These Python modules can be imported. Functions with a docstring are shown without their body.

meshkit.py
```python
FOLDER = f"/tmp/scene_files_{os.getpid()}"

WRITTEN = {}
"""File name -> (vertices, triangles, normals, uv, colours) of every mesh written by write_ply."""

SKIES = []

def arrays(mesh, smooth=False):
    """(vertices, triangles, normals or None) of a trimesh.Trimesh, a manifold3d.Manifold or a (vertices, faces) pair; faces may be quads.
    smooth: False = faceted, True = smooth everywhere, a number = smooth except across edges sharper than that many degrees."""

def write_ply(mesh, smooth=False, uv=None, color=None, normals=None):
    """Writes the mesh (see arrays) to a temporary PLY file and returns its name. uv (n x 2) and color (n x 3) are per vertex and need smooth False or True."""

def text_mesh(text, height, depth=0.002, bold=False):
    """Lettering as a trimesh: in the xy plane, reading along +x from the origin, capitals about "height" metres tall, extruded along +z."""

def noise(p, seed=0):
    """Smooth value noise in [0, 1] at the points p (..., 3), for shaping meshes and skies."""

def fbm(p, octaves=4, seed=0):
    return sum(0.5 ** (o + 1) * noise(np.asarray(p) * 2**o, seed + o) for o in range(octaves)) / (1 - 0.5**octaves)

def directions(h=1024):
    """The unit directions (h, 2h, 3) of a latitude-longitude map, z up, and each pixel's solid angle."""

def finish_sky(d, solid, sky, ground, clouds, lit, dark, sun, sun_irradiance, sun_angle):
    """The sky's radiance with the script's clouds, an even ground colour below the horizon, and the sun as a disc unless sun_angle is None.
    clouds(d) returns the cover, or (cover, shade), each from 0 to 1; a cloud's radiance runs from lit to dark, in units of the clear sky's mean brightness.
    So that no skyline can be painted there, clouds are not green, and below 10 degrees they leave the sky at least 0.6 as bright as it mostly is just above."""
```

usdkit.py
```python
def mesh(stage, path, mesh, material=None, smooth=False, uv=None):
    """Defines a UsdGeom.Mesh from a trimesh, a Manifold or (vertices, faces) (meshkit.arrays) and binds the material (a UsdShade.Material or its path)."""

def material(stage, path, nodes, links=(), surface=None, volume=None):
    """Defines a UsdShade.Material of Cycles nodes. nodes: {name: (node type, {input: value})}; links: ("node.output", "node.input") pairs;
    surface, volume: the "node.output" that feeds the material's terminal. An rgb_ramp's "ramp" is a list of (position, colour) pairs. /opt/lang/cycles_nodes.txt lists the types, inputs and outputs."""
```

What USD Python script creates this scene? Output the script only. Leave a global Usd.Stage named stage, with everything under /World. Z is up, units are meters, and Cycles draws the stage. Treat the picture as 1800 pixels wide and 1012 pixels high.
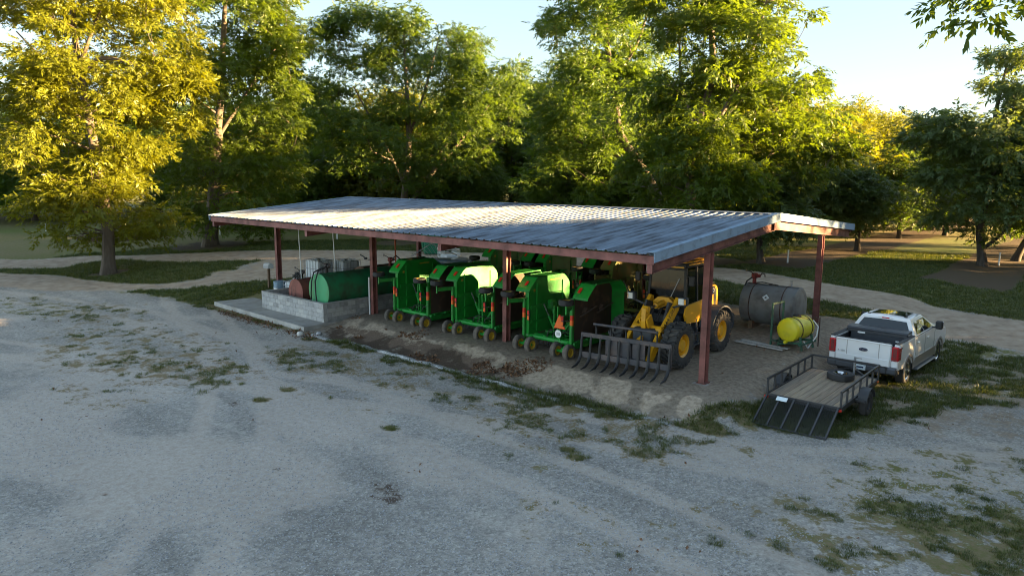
import math, random
import numpy as np
import trimesh
import usdkit, meshkit
from pxr import Usd, UsdGeom, UsdLux, UsdShade, Gf, Sdf, Vt
from shapely.geometry import Polygon
from shapely import affinity

stage = Usd.Stage.CreateInMemory()
UsdGeom.Xform.Define(stage, '/World')
UsdGeom.Scope.Define(stage, '/World/Looks')

# ------------------------------------------------------------------ camera, sky, sun, exposure
CAM_F, CAM_H, CAM_PITCH, CAM_YAW, CAM_X, CAM_Y, CAM_ROLL = 1247.4, 5.796, 0.155, 0.727, 9.002, -18.405, 0.007
EXPOSURE = 3.9
SUN_AZ = math.radians(58.0)        # clockwise from +Y
SUN_EL = math.radians(7.3)
SUN_I = 1.25
SUN_COL = (1.0, 0.66, 0.30)
SKY_STRENGTH = 0.05

cam = UsdGeom.Camera.Define(stage, '/World/Camera')
cam.CreateHorizontalApertureAttr(36.0)
cam.CreateFocalLengthAttr(36.0 * CAM_F / 1800.0)
cam.CreateClippingRangeAttr(Gf.Vec2f(0.1, 2000.0))
cam.CreateExposureAttr(EXPOSURE)
fw = np.array([-math.sin(CAM_YAW) * math.cos(CAM_PITCH), math.cos(CAM_YAW) * math.cos(CAM_PITCH), -math.sin(CAM_PITCH)])
rt = np.array([math.cos(CAM_YAW), math.sin(CAM_YAW), 0.0])
up = np.cross(rt, fw)
r2 = rt * math.cos(CAM_ROLL) + up * math.sin(CAM_ROLL)
u2 = -rt * math.sin(CAM_ROLL) + up * math.cos(CAM_ROLL)
M4 = Gf.Matrix4d(*r2, 0, *u2, 0, *(-fw), 0, CAM_X, CAM_Y, CAM_H, 1)
cam.AddTransformOp().Set(M4)

dome = UsdLux.DomeLight.Define(stage, '/World/sky')
dome.CreateIntensityAttr(1.0)
skym = usdkit.material(stage, '/World/Looks/sky_air', {
    's': ('sky_texture', {'sky_type': 'single_scattering', 'sun_disc': False, 'sun_elevation': SUN_EL, 'sun_rotation': SUN_AZ,
                          'altitude': 60.0, 'air_density': 1.0, 'aerosol_density': 0.2, 'ozone_density': 2.4}),
    'gm': ('gamma', {'gamma': 0.5}), 'b': ('background_shader', {'strength': SKY_STRENGTH})}, [('s.color', 'gm.color'), ('gm.color', 'b.color')], surface='b.background')
UsdShade.MaterialBindingAPI.Apply(dome.GetPrim()).Bind(skym)
dome.GetPrim().SetCustomDataByKey('kind', 'structure')

sun = UsdLux.DistantLight.Define(stage, '/World/sun')
sun.CreateIntensityAttr(SUN_I)
sun.CreateNormalizeAttr(True) if hasattr(sun, 'CreateNormalizeAttr') else None
sun.CreateAngleAttr(0.5)
sun.CreateColorAttr(Gf.Vec3f(*SUN_COL))
sd = np.array([math.sin(SUN_AZ) * math.cos(SUN_EL), math.cos(SUN_AZ) * math.cos(SUN_EL), math.sin(SUN_EL)])
zx = np.cross([0, 0, 1.0], sd); zx /= np.linalg.norm(zx); zy = np.cross(sd, zx)
sun.AddTransformOp().Set(Gf.Matrix4d(*zx, 0, *zy, 0, *sd, 0, 0, 0, 60, 1))

# ------------------------------------------------------------------ mesh helpers
def nrm(v):
    v = np.asarray(v, float); return v / max(np.linalg.norm(v), 1e-12)

def frame_of(d):
    d = nrm(d); a = np.array([0, 0, 1.0]) if abs(d[2]) < 0.9 else np.array([1.0, 0, 0])
    u = nrm(np.cross(a, d)); v = np.cross(d, u); return u, v, d

class MB:
    """collects triangles of one part"""
    def __init__(s): s.v = []; s.f = []; s.n = 0
    def add(s, v, f):
        v = np.asarray(v, float).reshape(-1, 3); f = np.asarray(f, int)
        if f.shape[1] == 4: f = np.vstack([f[:, [0, 1, 2]], f[:, [0, 2, 3]]])
        s.v.append(v); s.f.append(f + s.n); s.n += len(v); return s
    def tm(s, m): return s.add(m.vertices, m.faces)
    def box(s, c, size, bev=0.0, R=None):
        x, y, z = np.asarray(size, float) / 2
        if bev > 0:
            b = min(bev, 0.49 * min(2 * x, 2 * y, 2 * z)); P = []
            for sx in (-1, 1):
                for sy in (-1, 1):
                    for sz in (-1, 1):
                        P += [(sx * (x - b), sy * (y - b), sz * z), (sx * (x - b), sy * y, sz * (z - b)), (sx * x, sy * (y - b), sz * (z - b))]
            h = trimesh.convex.convex_hull(np.array(P)); v, f = np.array(h.vertices), np.array(h.faces)
        else:
            v = np.array([(i, j, k) for i in (-x, x) for j in (-y, y) for k in (-z, z)])
            f = np.array([(0, 1, 3, 2), (4, 6, 7, 5), (0, 4, 5, 1), (2, 3, 7, 6), (0, 2, 6, 4), (1, 5, 7, 3)])
        if R is not None: v = v @ np.asarray(R).T
        return s.add(v + np.asarray(c, float), f)
    def bar(s, p0, p1, w, h=None, upv=(0, 0, 1)):
        """rectangular bar from p0 to p1, w across and h along upv"""
        p0, p1 = np.asarray(p0, float), np.asarray(p1, float); h = w if h is None else h
        d = nrm(p1 - p0); u = np.cross(d, upv)
        if np.linalg.norm(u) < 1e-6: u = np.cross(d, (1, 0, 0))
        u = nrm(u); v = np.cross(u, d); P = []
        for p in (p0, p1):
            for a, b in ((-1, -1), (1, -1), (1, 1), (-1, 1)): P.append(p + u * a * w / 2 + v * b * h / 2)
        return s.add(P, [(0, 3, 2, 1), (4, 5, 6, 7), (0, 1, 5, 4), (1, 2, 6, 5), (2, 3, 7, 6), (3, 0, 4, 7)])
    def cyl(s, p0, p1, r0, r1=None, n=14, cap=True):
        r1 = r0 if r1 is None else r1
        p0, p1 = np.asarray(p0, float), np.asarray(p1, float); u, v, d = frame_of(p1 - p0)
        a = np.arange(n) * 2 * np.pi / n; c = np.cos(a)[:, None] * u + np.sin(a)[:, None] * v
        V = np.vstack([p0 + c * r0, p1 + c * r1, [p0], [p1]]); i = np.arange(n); j = (i + 1) % n
        s.add(V, np.c_[i, j, j + n, i + n])
        if cap:
            s.n -= len(V); F = s.f.pop(); V = s.v.pop()
            F = np.vstack([F - s.n, np.c_[j, i, np.full(n, 2 * n)], np.c_[i + n, j + n, np.full(n, 2 * n + 1)]])
            s.add(V, F)
        return s
    def tube(s, path, r, n=8):
        P = np.asarray(path, float); m = len(P); r = np.broadcast_to(np.asarray(r, float), (m,))
        T = np.gradient(P, axis=0); T /= np.maximum(np.linalg.norm(T, axis=1, keepdims=True), 1e-9)
        u, v, _ = frame_of(T[0]); rings = []; a = np.arange(n) * 2 * np.pi / n
        for k in range(m):
            u = nrm(u - T[k] * (u @ T[k])); w = np.cross(T[k], u)
            rings.append(P[k] + (np.cos(a)[:, None] * u + np.sin(a)[:, None] * w) * r[k])
        V = np.vstack(rings + [[P[0]], [P[-1]]]); F = []
        i = np.arange(n); j = (i + 1) % n
        Q = np.vstack([np.c_[k * n + i, k * n + j, (k + 1) * n + j, (k + 1) * n + i] for k in range(m - 1)])
        F = np.vstack([Q[:, [0, 1, 2]], Q[:, [0, 2, 3]], np.c_[j, i, np.full(n, m * n)], np.c_[(m - 1) * n + i, (m - 1) * n + j, np.full(n, m * n + 1)]])
        return s.add(V, F)
    def lathe(s, prof, o=(0, 0, 0), d=(0, 0, 1), n=24):
        """prof: (radius, height along d) pairs"""
        u, v, d = frame_of(d); a = np.arange(n) * 2 * np.pi / n; c = np.cos(a)[:, None] * u + np.sin(a)[:, None] * v
        prof = np.asarray(prof, float); m = len(prof)
        V = np.vstack([np.asarray(o) + c * r + d * h for r, h in prof]); i = np.arange(n); j = (i + 1) % n
        return s.add(V, np.vstack([np.c_[k * n + i, k * n + j, (k + 1) * n + j, (k + 1) * n + i] for k in range(m - 1)]))
    def prism(s, poly, o, u, v, depth, inset=0.0):
        """polygon (in the plane o,u,v) pushed along u x v by depth; inset chamfers the far face"""
        o, u, v = (np.asarray(t, float) for t in (o, u, v)); w = np.cross(u, v)
        P = poly if isinstance(poly, Polygon) else Polygon(poly)
        if not P.exterior.is_ccw: P = Polygon(list(P.exterior.coords)[::-1], [list(h.coords) for h in P.interiors])
        m = trimesh.creation.extrude_polygon(P, 1.0, engine='earcut')
        V = np.array(m.vertices); top = V[:, 2] > 0.5
        out = o + V[:, :1] * u + V[:, 1:2] * v + (V[:, 2:3] * depth) * w
        f = np.array(m.faces)
        if depth < 0: f = f[:, ::-1]
        return s.add(out, f)
    def arr(s): return np.vstack(s.v), np.vstack(s.f)
    def moved(s, R=None, t=(0, 0, 0)):
        v, f = s.arr(); o = MB(); v = v if R is None else v @ np.asarray(R).T
        if R is not None and np.linalg.det(np.asarray(R)) < 0: f = f[:, ::-1]
        return o.add(v + np.asarray(t, float), f)
    def join(s, o): v, f = o.arr(); return s.add(v, f)

def Rz(a): c, q = math.cos(a), math.sin(a); return np.array([[c, -q, 0], [q, c, 0], [0, 0, 1.0]])
def Rx(a): c, q = math.cos(a), math.sin(a); return np.array([[1.0, 0, 0], [0, c, -q], [0, q, c]])
def Ry(a): c, q = math.cos(a), math.sin(a); return np.array([[c, 0, q], [0, 1.0, 0], [-q, 0, c]])

# ------------------------------------------------------------------ naming helpers
USED = {}
def numbered(parent, name):
    k = (parent, name); c = USED.get(k, 0); USED[k] = c + 1
    return f'{parent}/{name}' if c == 0 else f'{parent}/{name}_{c:03d}'

def tag(p, label=None, cat=None, group=None, kind=None):
    p = p.GetPrim() if hasattr(p, 'GetPrim') else p
    for k, val in (('label', label), ('category', cat), ('group', group), ('kind', kind)):
        if val: p.SetCustomDataByKey(k, val)
    return p

def thing(name, label, cat, loc=(0, 0, 0), rotz=0.0, group=None, kind=None, scale=None):
    x = UsdGeom.Xform.Define(stage, numbered('/World', name))
    x.AddTranslateOp().Set(Gf.Vec3d(*map(float, loc)))
    if rotz: x.AddRotateZOp().Set(math.degrees(rotz))
    if scale is not None: x.AddScaleOp().Set(Gf.Vec3f(*map(float, scale if np.ndim(scale) else (scale,) * 3)))
    return tag(x, label, cat, group, kind)

def part(name, mb, mat, parent, smooth=False, label=None):
    v = mb.arr() if isinstance(mb, MB) else mb
    path = numbered(str(parent.GetPath()) if parent is not None else '/World', name)
    m = usdkit.mesh(stage, path, v, M[mat], smooth=smooth)
    return tag(m, label)

def dup(src, loc, rotz, label, group=None, scale=None, cat=None):
    base = src.GetName()
    while base[-4:-3] == '_' and base[-3:].isdigit(): base = base[:-4]
    d = src.GetCustomData()
    r = UsdGeom.Xform.Define(stage, numbered('/World', base)); p = r.GetPrim()
    p.GetReferences().AddInternalReference(src.GetPath())
    ops = UsdGeom.Xformable(src).GetOrderedXformOps()
    r.ClearXformOpOrder()
    r.AddTranslateOp().Set(Gf.Vec3d(*map(float, loc)))
    r.AddRotateZOp().Set(math.degrees(rotz))
    r.AddScaleOp().Set(Gf.Vec3f(*map(float, (scale if np.ndim(scale) else ((scale or 1.0),) * 3))))
    p.SetInstanceable(True)
    return tag(p, label, cat or d.get('category'), group or d.get('group'))

# ------------------------------------------------------------------ materials
M = {}
def paint(name, col, col2=None, scale=6.0, lo=0.45, hi=0.7, rough=0.5, metal=0.0, bump=0.0, coat=0.0, spec=0.5, rough2=None, streak=None):
    """a base colour with worn or dirty patches of a second colour"""
    col2 = col2 or tuple(c * 0.6 for c in col)
    nodes = {'t': ('texture_coordinate', {}), 'n': ('noise_texture', {'scale': scale, 'detail': 6.0, 'roughness': 0.62}),
             'r': ('map_range', {'from_min': lo, 'from_max': hi, 'to_min': 0.0, 'to_max': 1.0, 'clamp': True}),
             'm': ('mix_color', {'a': col, 'b': col2}),
             'rr': ('map_range', {'from_min': 0.0, 'from_max': 1.0, 'to_min': rough, 'to_max': rough2 if rough2 is not None else min(1.0, rough + 0.25)}),
             'p': ('principled_bsdf', {'metallic': metal, 'coat_weight': coat, 'specular_ior_level': spec})}
    links = [('n.fac', 'r.value'), ('r.result', 'm.fac'), ('m.result', 'p.base_color'), ('r.result', 'rr.value'), ('rr.result', 'p.roughness')]
    if streak:
        nodes['mp'] = ('mapping', {'scale': streak}); links += [('t.object', 'mp.vector'), ('mp.vector', 'n.vector')]
    else: links += [('t.object', 'n.vector')]
    if bump:
        nodes['n2'] = ('noise_texture', {'scale': scale * 8, 'detail': 3.0}); nodes['bm'] = ('bump', {'strength': bump, 'distance': 0.02})
        links += [('t.object', 'n2.vector'), ('n2.fac', 'bm.height'), ('bm.normal', 'p.normal')]
    M[name] = usdkit.material(stage, f'/World/Looks/{name}', nodes, links, surface='p.BSDF')

paint('red_oxide', (0.20, 0.068, 0.056), (0.085, 0.034, 0.028), 2.2, 0.38, 0.68, 0.6, bump=0.1)
paint('roof_metal', (0.20, 0.245, 0.305), (0.10, 0.11, 0.128), 1.6, 0.42, 0.62, 0.8, metal=0.0, spec=0.0, streak=(3.0, 0.35, 1.0), rough2=0.62)
paint('trim_metal', (0.24, 0.32, 0.41), (0.16, 0.19, 0.22), 4.0, 0.5, 0.75, 0.75, metal=0.0, spec=0.0)
paint('concrete', (0.36, 0.345, 0.32), (0.22, 0.205, 0.18), 1.3, 0.42, 0.72, 0.9, bump=0.25)
paint('block_a', (0.34, 0.335, 0.325), (0.24, 0.23, 0.22), 5.0, 0.45, 0.75, 0.92, bump=0.5)
paint('block_b', (0.29, 0.285, 0.28), (0.2, 0.195, 0.185), 5.0, 0.42, 0.7, 0.92, bump=0.5)
paint('block_c', (0.39, 0.38, 0.36), (0.27, 0.25, 0.23), 5.0, 0.5, 0.75, 0.92, bump=0.5)
paint('mortar', (0.21, 0.205, 0.195), None, 8.0, rough=0.95)
paint('mower_green', (0.012, 0.225, 0.028), (0.02, 0.12, 0.022), 3.5, 0.5, 0.75, 0.38, coat=0.2)
paint('mower_green_dusty', (0.014, 0.14, 0.022), (0.075, 0.085, 0.04), 3.0, 0.45, 0.75, 0.55)
paint('mower_faded', (0.13, 0.16, 0.03), (0.22, 0.15, 0.06), 1.8, 0.4, 0.62, 0.6)
paint('underside_rust', (0.055, 0.035, 0.024), (0.15, 0.085, 0.05), 2.5, 0.5, 0.75, 0.85, bump=0.3)
paint('dusty_tyre', (0.13, 0.11, 0.09), (0.05, 0.045, 0.04), 7.0, 0.4, 0.7, 0.9, bump=0.2)
paint('rubber', (0.022, 0.022, 0.023), (0.05, 0.046, 0.042), 5.0, 0.5, 0.75, 0.75, bump=0.15)
paint('loader_rubber', (0.028, 0.029, 0.031), (0.085, 0.075, 0.065), 3.0, 0.45, 0.7, 0.8, bump=0.2)
paint('yellow_rim', (0.42, 0.27, 0.02), (0.2, 0.12, 0.03), 6.0, 0.48, 0.72, 0.55)
paint('loader_yellow', (0.68, 0.34, 0.014), (0.45, 0.21, 0.018), 2.2, 0.52, 0.8, 0.4, coat=0.25)
paint('loader_grey', (0.035, 0.042, 0.052), (0.06, 0.055, 0.05), 3.0, 0.5, 0.75, 0.55)
paint('black_steel', (0.018, 0.019, 0.022), (0.035, 0.033, 0.032), 4.0, 0.45, 0.75, 0.45)
paint('rake_steel', (0.07, 0.07, 0.08), (0.14, 0.11, 0.10), 3.0, 0.45, 0.7, 0.42, metal=0.6)
paint('cylinder_chrome', (0.6, 0.6, 0.6), (0.4, 0.38, 0.35), 6.0, rough=0.2, metal=1.0)
paint('reflector_orange', (0.75, 0.14, 0.02), None, 20.0, 0.6, 0.9, 0.4)
paint('reflector_red', (0.55, 0.025, 0.012), None, 20.0, 0.6, 0.9, 0.35)
paint('white_paint', (0.70, 0.71, 0.72), (0.62, 0.62, 0.61), 2.0, 0.55, 0.9, 0.28, coat=0.6, rough2=0.36)
paint('taupe_paint', (0.21, 0.185, 0.165), None, 2.0, 0.6, 0.95, 0.35, coat=0.4)
paint('plastic_black', (0.02, 0.021, 0.023), (0.035, 0.034, 0.033), 5.0, 0.5, 0.8, 0.6)
paint('toolbox_grey', (0.045, 0.05, 0.058), None, 5.0, 0.5, 0.8, 0.4, metal=0.3)
paint('dark_bumper', (0.085, 0.09, 0.1), None, 5.0, 0.5, 0.8, 0.35, metal=0.5)
paint('chrome', (0.7, 0.7, 0.71), None, 9.0, 0.6, 0.9, 0.14, metal=1.0)
paint('tail_red', (0.40, 0.010, 0.015), (0.2, 0.004, 0.006), 14.0, 0.5, 0.7, 0.18, coat=0.6)
paint('lens_white', (0.75, 0.75, 0.72), None, 14.0, 0.6, 0.9, 0.2)
paint('emblem_blue', (0.012, 0.02, 0.05), None, 14.0, 0.6, 0.9, 0.25, coat=0.5)
paint('plate_pale', (0.55, 0.62, 0.66), (0.45, 0.5, 0.5), 14.0, 0.5, 0.7, 0.45)
paint('print_white', (0.75, 0.75, 0.74), None, 14.0, 0.7, 0.95, 0.5)
paint('print_black', (0.02, 0.02, 0.022), None, 14.0, 0.7, 0.95, 0.5)
paint('print_yellow', (0.65, 0.42, 0.03), None, 14.0, 0.7, 0.95, 0.5)
paint('print_orange', (0.75, 0.33, 0.03), None, 14.0, 0.7, 0.95, 0.5)
paint('tank_green', (0.02, 0.20, 0.075), (0.055, 0.06, 0.035), 1.1, 0.5, 0.72, 0.6, bump=0.1)
paint('tank_green_end', (0.06, 0.30, 0.13), (0.10, 0.24, 0.10), 2.5, 0.45, 0.7, 0.65)
paint('tank_red', (0.23, 0.075, 0.055), (0.11, 0.05, 0.035), 2.5, 0.45, 0.7, 0.75, bump=0.15)
paint('tank_rust', (0.11, 0.06, 0.035), (0.055, 0.04, 0.03), 2.0, 0.42, 0.7, 0.8, bump=0.2)
paint('tank_grey', (0.17, 0.18, 0.185), (0.10, 0.09, 0.085), 1.8, 0.47, 0.72, 0.5, metal=0.25, bump=0.06)
paint('tank_yellow', (0.62, 0.55, 0.02), (0.42, 0.36, 0.03), 3.0, 0.5, 0.75, 0.4)
paint('rust_band', (0.06, 0.03, 0.022), None, 8.0, rough=0.8)
paint('old_green', (0.03, 0.105, 0.065), (0.07, 0.075, 0.05), 6.0, 0.45, 0.7, 0.6)
paint('dumpster_green', (0.012, 0.15, 0.075), (0.03, 0.09, 0.05), 2.5, 0.5, 0.75, 0.55)
paint('galvanised', (0.33, 0.34, 0.35), (0.22, 0.22, 0.22), 7.0, 0.45, 0.7, 0.45, metal=0.5)
paint('tote_plastic', (0.62, 0.66, 0.68), (0.5, 0.53, 0.54), 3.0, 0.5, 0.75, 0.5)
paint('drum_blue', (0.16, 0.25, 0.33), (0.25, 0.27, 0.28), 5.0, 0.5, 0.75, 0.5)
paint('pump_dark', (0.03, 0.028, 0.03), (0.08, 0.05, 0.04), 9.0, 0.45, 0.7, 0.6)
paint('pump_red', (0.16, 0.02, 0.018), (0.06, 0.02, 0.018), 9.0, 0.45, 0.7, 0.6)
paint('orange_conduit', (0.42, 0.09, 0.025), None, 9.0, 0.6, 0.9, 0.6)
paint('pvc_white', (0.72, 0.73, 0.72), (0.55, 0.54, 0.5), 9.0, 0.5, 0.8, 0.5)
paint('post_wood', (0.16, 0.10, 0.06), (0.09, 0.06, 0.04), 4.0, 0.4, 0.7, 0.85, streak=(8.0, 8.0, 0.6))
paint('board_grey', (0.42, 0.41, 0.39), (0.28, 0.26, 0.23), 2.0, 0.42, 0.7, 0.85, streak=(0.7, 9.0, 9.0))
for k, (a, b) in enumerate((((0.31, 0.235, 0.165), (0.20, 0.155, 0.115)), ((0.36, 0.28, 0.20), (0.22, 0.17, 0.12)), ((0.27, 0.215, 0.165), (0.17, 0.14, 0.11)), ((0.40, 0.31, 0.21), (0.25, 0.2, 0.15)))):
    paint('plank_' + 'abcd'[k], a, b, 2.2, 0.4, 0.68, 0.85, streak=(9.0, 0.55, 9.0), bump=0.2)
paint('bark', (0.105, 0.085, 0.065), (0.075, 0.058, 0.043), 2.2, 0.38, 0.65, 0.95, bump=0.6, streak=(3.0, 3.0, 0.6))
paint('bark_dark', (0.085, 0.068, 0.052), (0.04, 0.033, 0.027), 2.2, 0.38, 0.65, 0.95, bump=0.6, streak=(3.0, 3.0, 0.6))
paint('stone_a', (0.36, 0.36, 0.365), (0.24, 0.24, 0.25), 9.0, rough=0.9)
paint('stone_b', (0.22, 0.22, 0.23), (0.15, 0.15, 0.155), 9.0, rough=0.9)
paint('stone_c', (0.48, 0.46, 0.43), (0.36, 0.33, 0.3), 9.0, rough=0.9)
paint('dead_leaf', (0.15, 0.075, 0.035), (0.09, 0.05, 0.03), 9.0, rough=0.9)
paint('brush_brown', (0.10, 0.06, 0.04), (0.06, 0.04, 0.03), 3.0, rough=0.95)

M['glass_dark'] = usdkit.material(stage, '/World/Looks/glass_dark', {
    'p': ('principled_bsdf', {'base_color': (0.006, 0.008, 0.009), 'roughness': 0.04, 'specular_ior_level': 0.6, 'coat_weight': 0.6, 'coat_roughness': 0.02})}, [], surface='p.BSDF')
M['glass_clear'] = usdkit.material(stage, '/World/Looks/glass_clear', {
    'f': ('layer_weight', {'blend': 0.5}), 'f4': ('math', {'math_type': 'power', 'value2': 4.0}), 'k': ('math', {'math_type': 'multiply_add', 'value2': 0.6, 'value3': 0.035}), 't': ('transparent_bsdf', {'color': (0.40, 0.45, 0.44)}), 'g': ('glossy_bsdf', {'color': (0.9, 0.9, 0.9), 'roughness': 0.03}),
    'm': ('mix_closure', {})}, [('f.facing', 'f4.value1'), ('f4.value', 'k.value1'), ('k.value', 'm.fac'), ('t.BSDF', 'm.closure1'), ('g.BSDF', 'm.closure2')], surface='m.closure')

def leaf_material(name, cols, trans=0.5, tcol=None):
    """leaves: each leaf has its own tone between the colours; some light passes through"""
    ramp = [(i / (len(cols) - 1), c) for i, c in enumerate(cols)]
    M[name] = usdkit.material(stage, f'/World/Looks/{name}', {
        'g': ('geometry', {}), 'r': ('rgb_ramp', {'ramp': ramp}),
        'o': ('object_info', {}), 'hv': ('map_range', {'from_min': 0.0, 'from_max': 1.0, 'to_min': 0.85, 'to_max': 1.12}), 'h': ('hsv', {}),
        'p': ('principled_bsdf', {'roughness': 0.42, 'specular_ior_level': 0.5}),
        'tc': ('mix_color', {'blend_type': 'multiply', 'fac': 1.0, 'b': tcol or (2.0, 1.75, 0.5), 'use_clamp': False}),
        't': ('translucent_bsdf', {}), 'm': ('mix_closure', {'fac': trans})},
        [('g.random_per_island', 'r.fac'), ('o.random', 'hv.value'), ('hv.result', 'h.value'), ('r.color', 'h.color'), ('h.color', 'p.base_color'), ('h.color', 'tc.a'), ('tc.result', 't.color'),
         ('p.BSDF', 'm.closure1'), ('t.BSDF', 'm.closure2')], surface='m.closure')
leaf_material('leaf_gold', [(0.12, 0.14, 0.008), (0.225, 0.21, 0.010), (0.315, 0.235, 0.010), (0.39, 0.22, 0.018)], 0.5, (1.9, 1.65, 0.3))
leaf_material('leaf_olive', [(0.085, 0.135, 0.014), (0.16, 0.20, 0.018), (0.23, 0.235, 0.02), (0.29, 0.225, 0.022)], 0.5, (2.0, 1.8, 0.45))
leaf_material('leaf_green', [(0.07, 0.12, 0.018), (0.125, 0.18, 0.024), (0.18, 0.21, 0.027), (0.24, 0.215, 0.027)], 0.5, (2.0, 1.8, 0.45))
leaf_material('leaf_dark', [(0.085, 0.13, 0.042), (0.13, 0.18, 0.055), (0.17, 0.21, 0.065), (0.20, 0.21, 0.065)], 0.4)
leaf_material('grass_blade', [(0.045, 0.075, 0.016), (0.07, 0.105, 0.02), (0.095, 0.12, 0.028), (0.16, 0.135, 0.055)], 0.35)
leaf_material('weed_blade', [(0.10, 0.12, 0.03), (0.14, 0.15, 0.038), (0.19, 0.16, 0.055), (0.25, 0.19, 0.09)], 0.3)
# ------------------------------------------------------------------ terrain
def ss(a, b, x):
    t = np.clip((np.asarray(x, float) - a) / (b - a), 0, 1); return t * t * (3 - 2 * t)

def vnoise(x, y, sc, seed=0, octv=3):
    ca, sa = math.cos(.6 + seed * 1.3), math.sin(.6 + seed * 1.3); x, y = np.asarray(x, float), np.asarray(y, float); x, y = x * ca - y * sa, x * sa + y * ca
    p = np.stack([x / sc + 57.3, y / sc + 91.7, np.zeros(np.shape(x)) + 0.37], -1)
    return meshkit.fbm(p, octv, seed)

def zt(x, y, fine=True):
    x, y = np.asarray(x, float), np.asarray(y, float)
    pad = 0.36 * ss(0.5, 9.5, y)
    # bank in front of the pad, down to the ditch, up to the yard
    yb = -1.05 + 0.25 * (vnoise(x, y * 0 + 3.0, 2.2, 5) - 0.5) * 2
    prof = -0.42 * ss(-0.2, 1.7, yb - y) - 0.02 * ss(1.9, 3.2, yb - y)
    inb = ss(-15.9, -14.4, x)
    front_left = -0.30 * ss(-0.6, 3.5, -y) - 0.13 * ss(-4.0, 8.0, -y)
    zf = pad + prof * inb + front_left * (1 - inb)
    low = -0.45 + 0.55 * ss(8.5, 19.0, y) + 0.2 * ss(19, 40, y)
    r = ss(0.7, 2.3, x)
    z = zf * (1 - r) + low * r
    if fine:
        z = z + (vnoise(x, y, 2.6, 11) - 0.5) * 0.07 + (vnoise(x, y, 0.55, 12) - 0.5) * 0.012
        bank = inb * (1 - r) * ss(0.0, .5, yb - y) * (1 - ss(2.4, 3.2, yb - y))
        z = z + bank * (vnoise(x, y, 0.8, 13) - 0.5) * 0.22
        far = ss(15, 40, np.hypot(x + 10, y))
        z = z + far * (vnoise(x, y, 14.0, 14) - 0.5) * 0.35 * (1 - 0.5 * ss(60, 120, np.hypot(x, y)))
    return z
def z1(x, y): return float(zt(np.array([x]), np.array([y]))[0])

def dline(x, y, pts):
    d = np.full(np.shape(x), 1e9)
    for (ax, ay), (bx, by) in zip(pts[:-1], pts[1:]):
        vx, vy = bx - ax, by - ay; t = np.clip(((x - ax) * vx + (y - ay) * vy) / (vx * vx + vy * vy), 0, 1)
        d = np.minimum(d, np.hypot(x - ax - t * vx, y - ay - t * vy))
    return d
def sdpoly(x, y, pts):
    """signed distance, positive inside"""
    d = dline(x, y, list(pts) + [pts[0]]); ins = np.zeros(np.shape(x), bool)
    for (ax, ay), (bx, by) in zip(pts, list(pts[1:]) + [pts[0]]):
        c = ((ay > y) != (by > y)) & (x < (bx - ax) * (y - ay) / (by - ay + 1e-12) + ax); ins ^= c
    return np.where(ins, d, -d)

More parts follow.
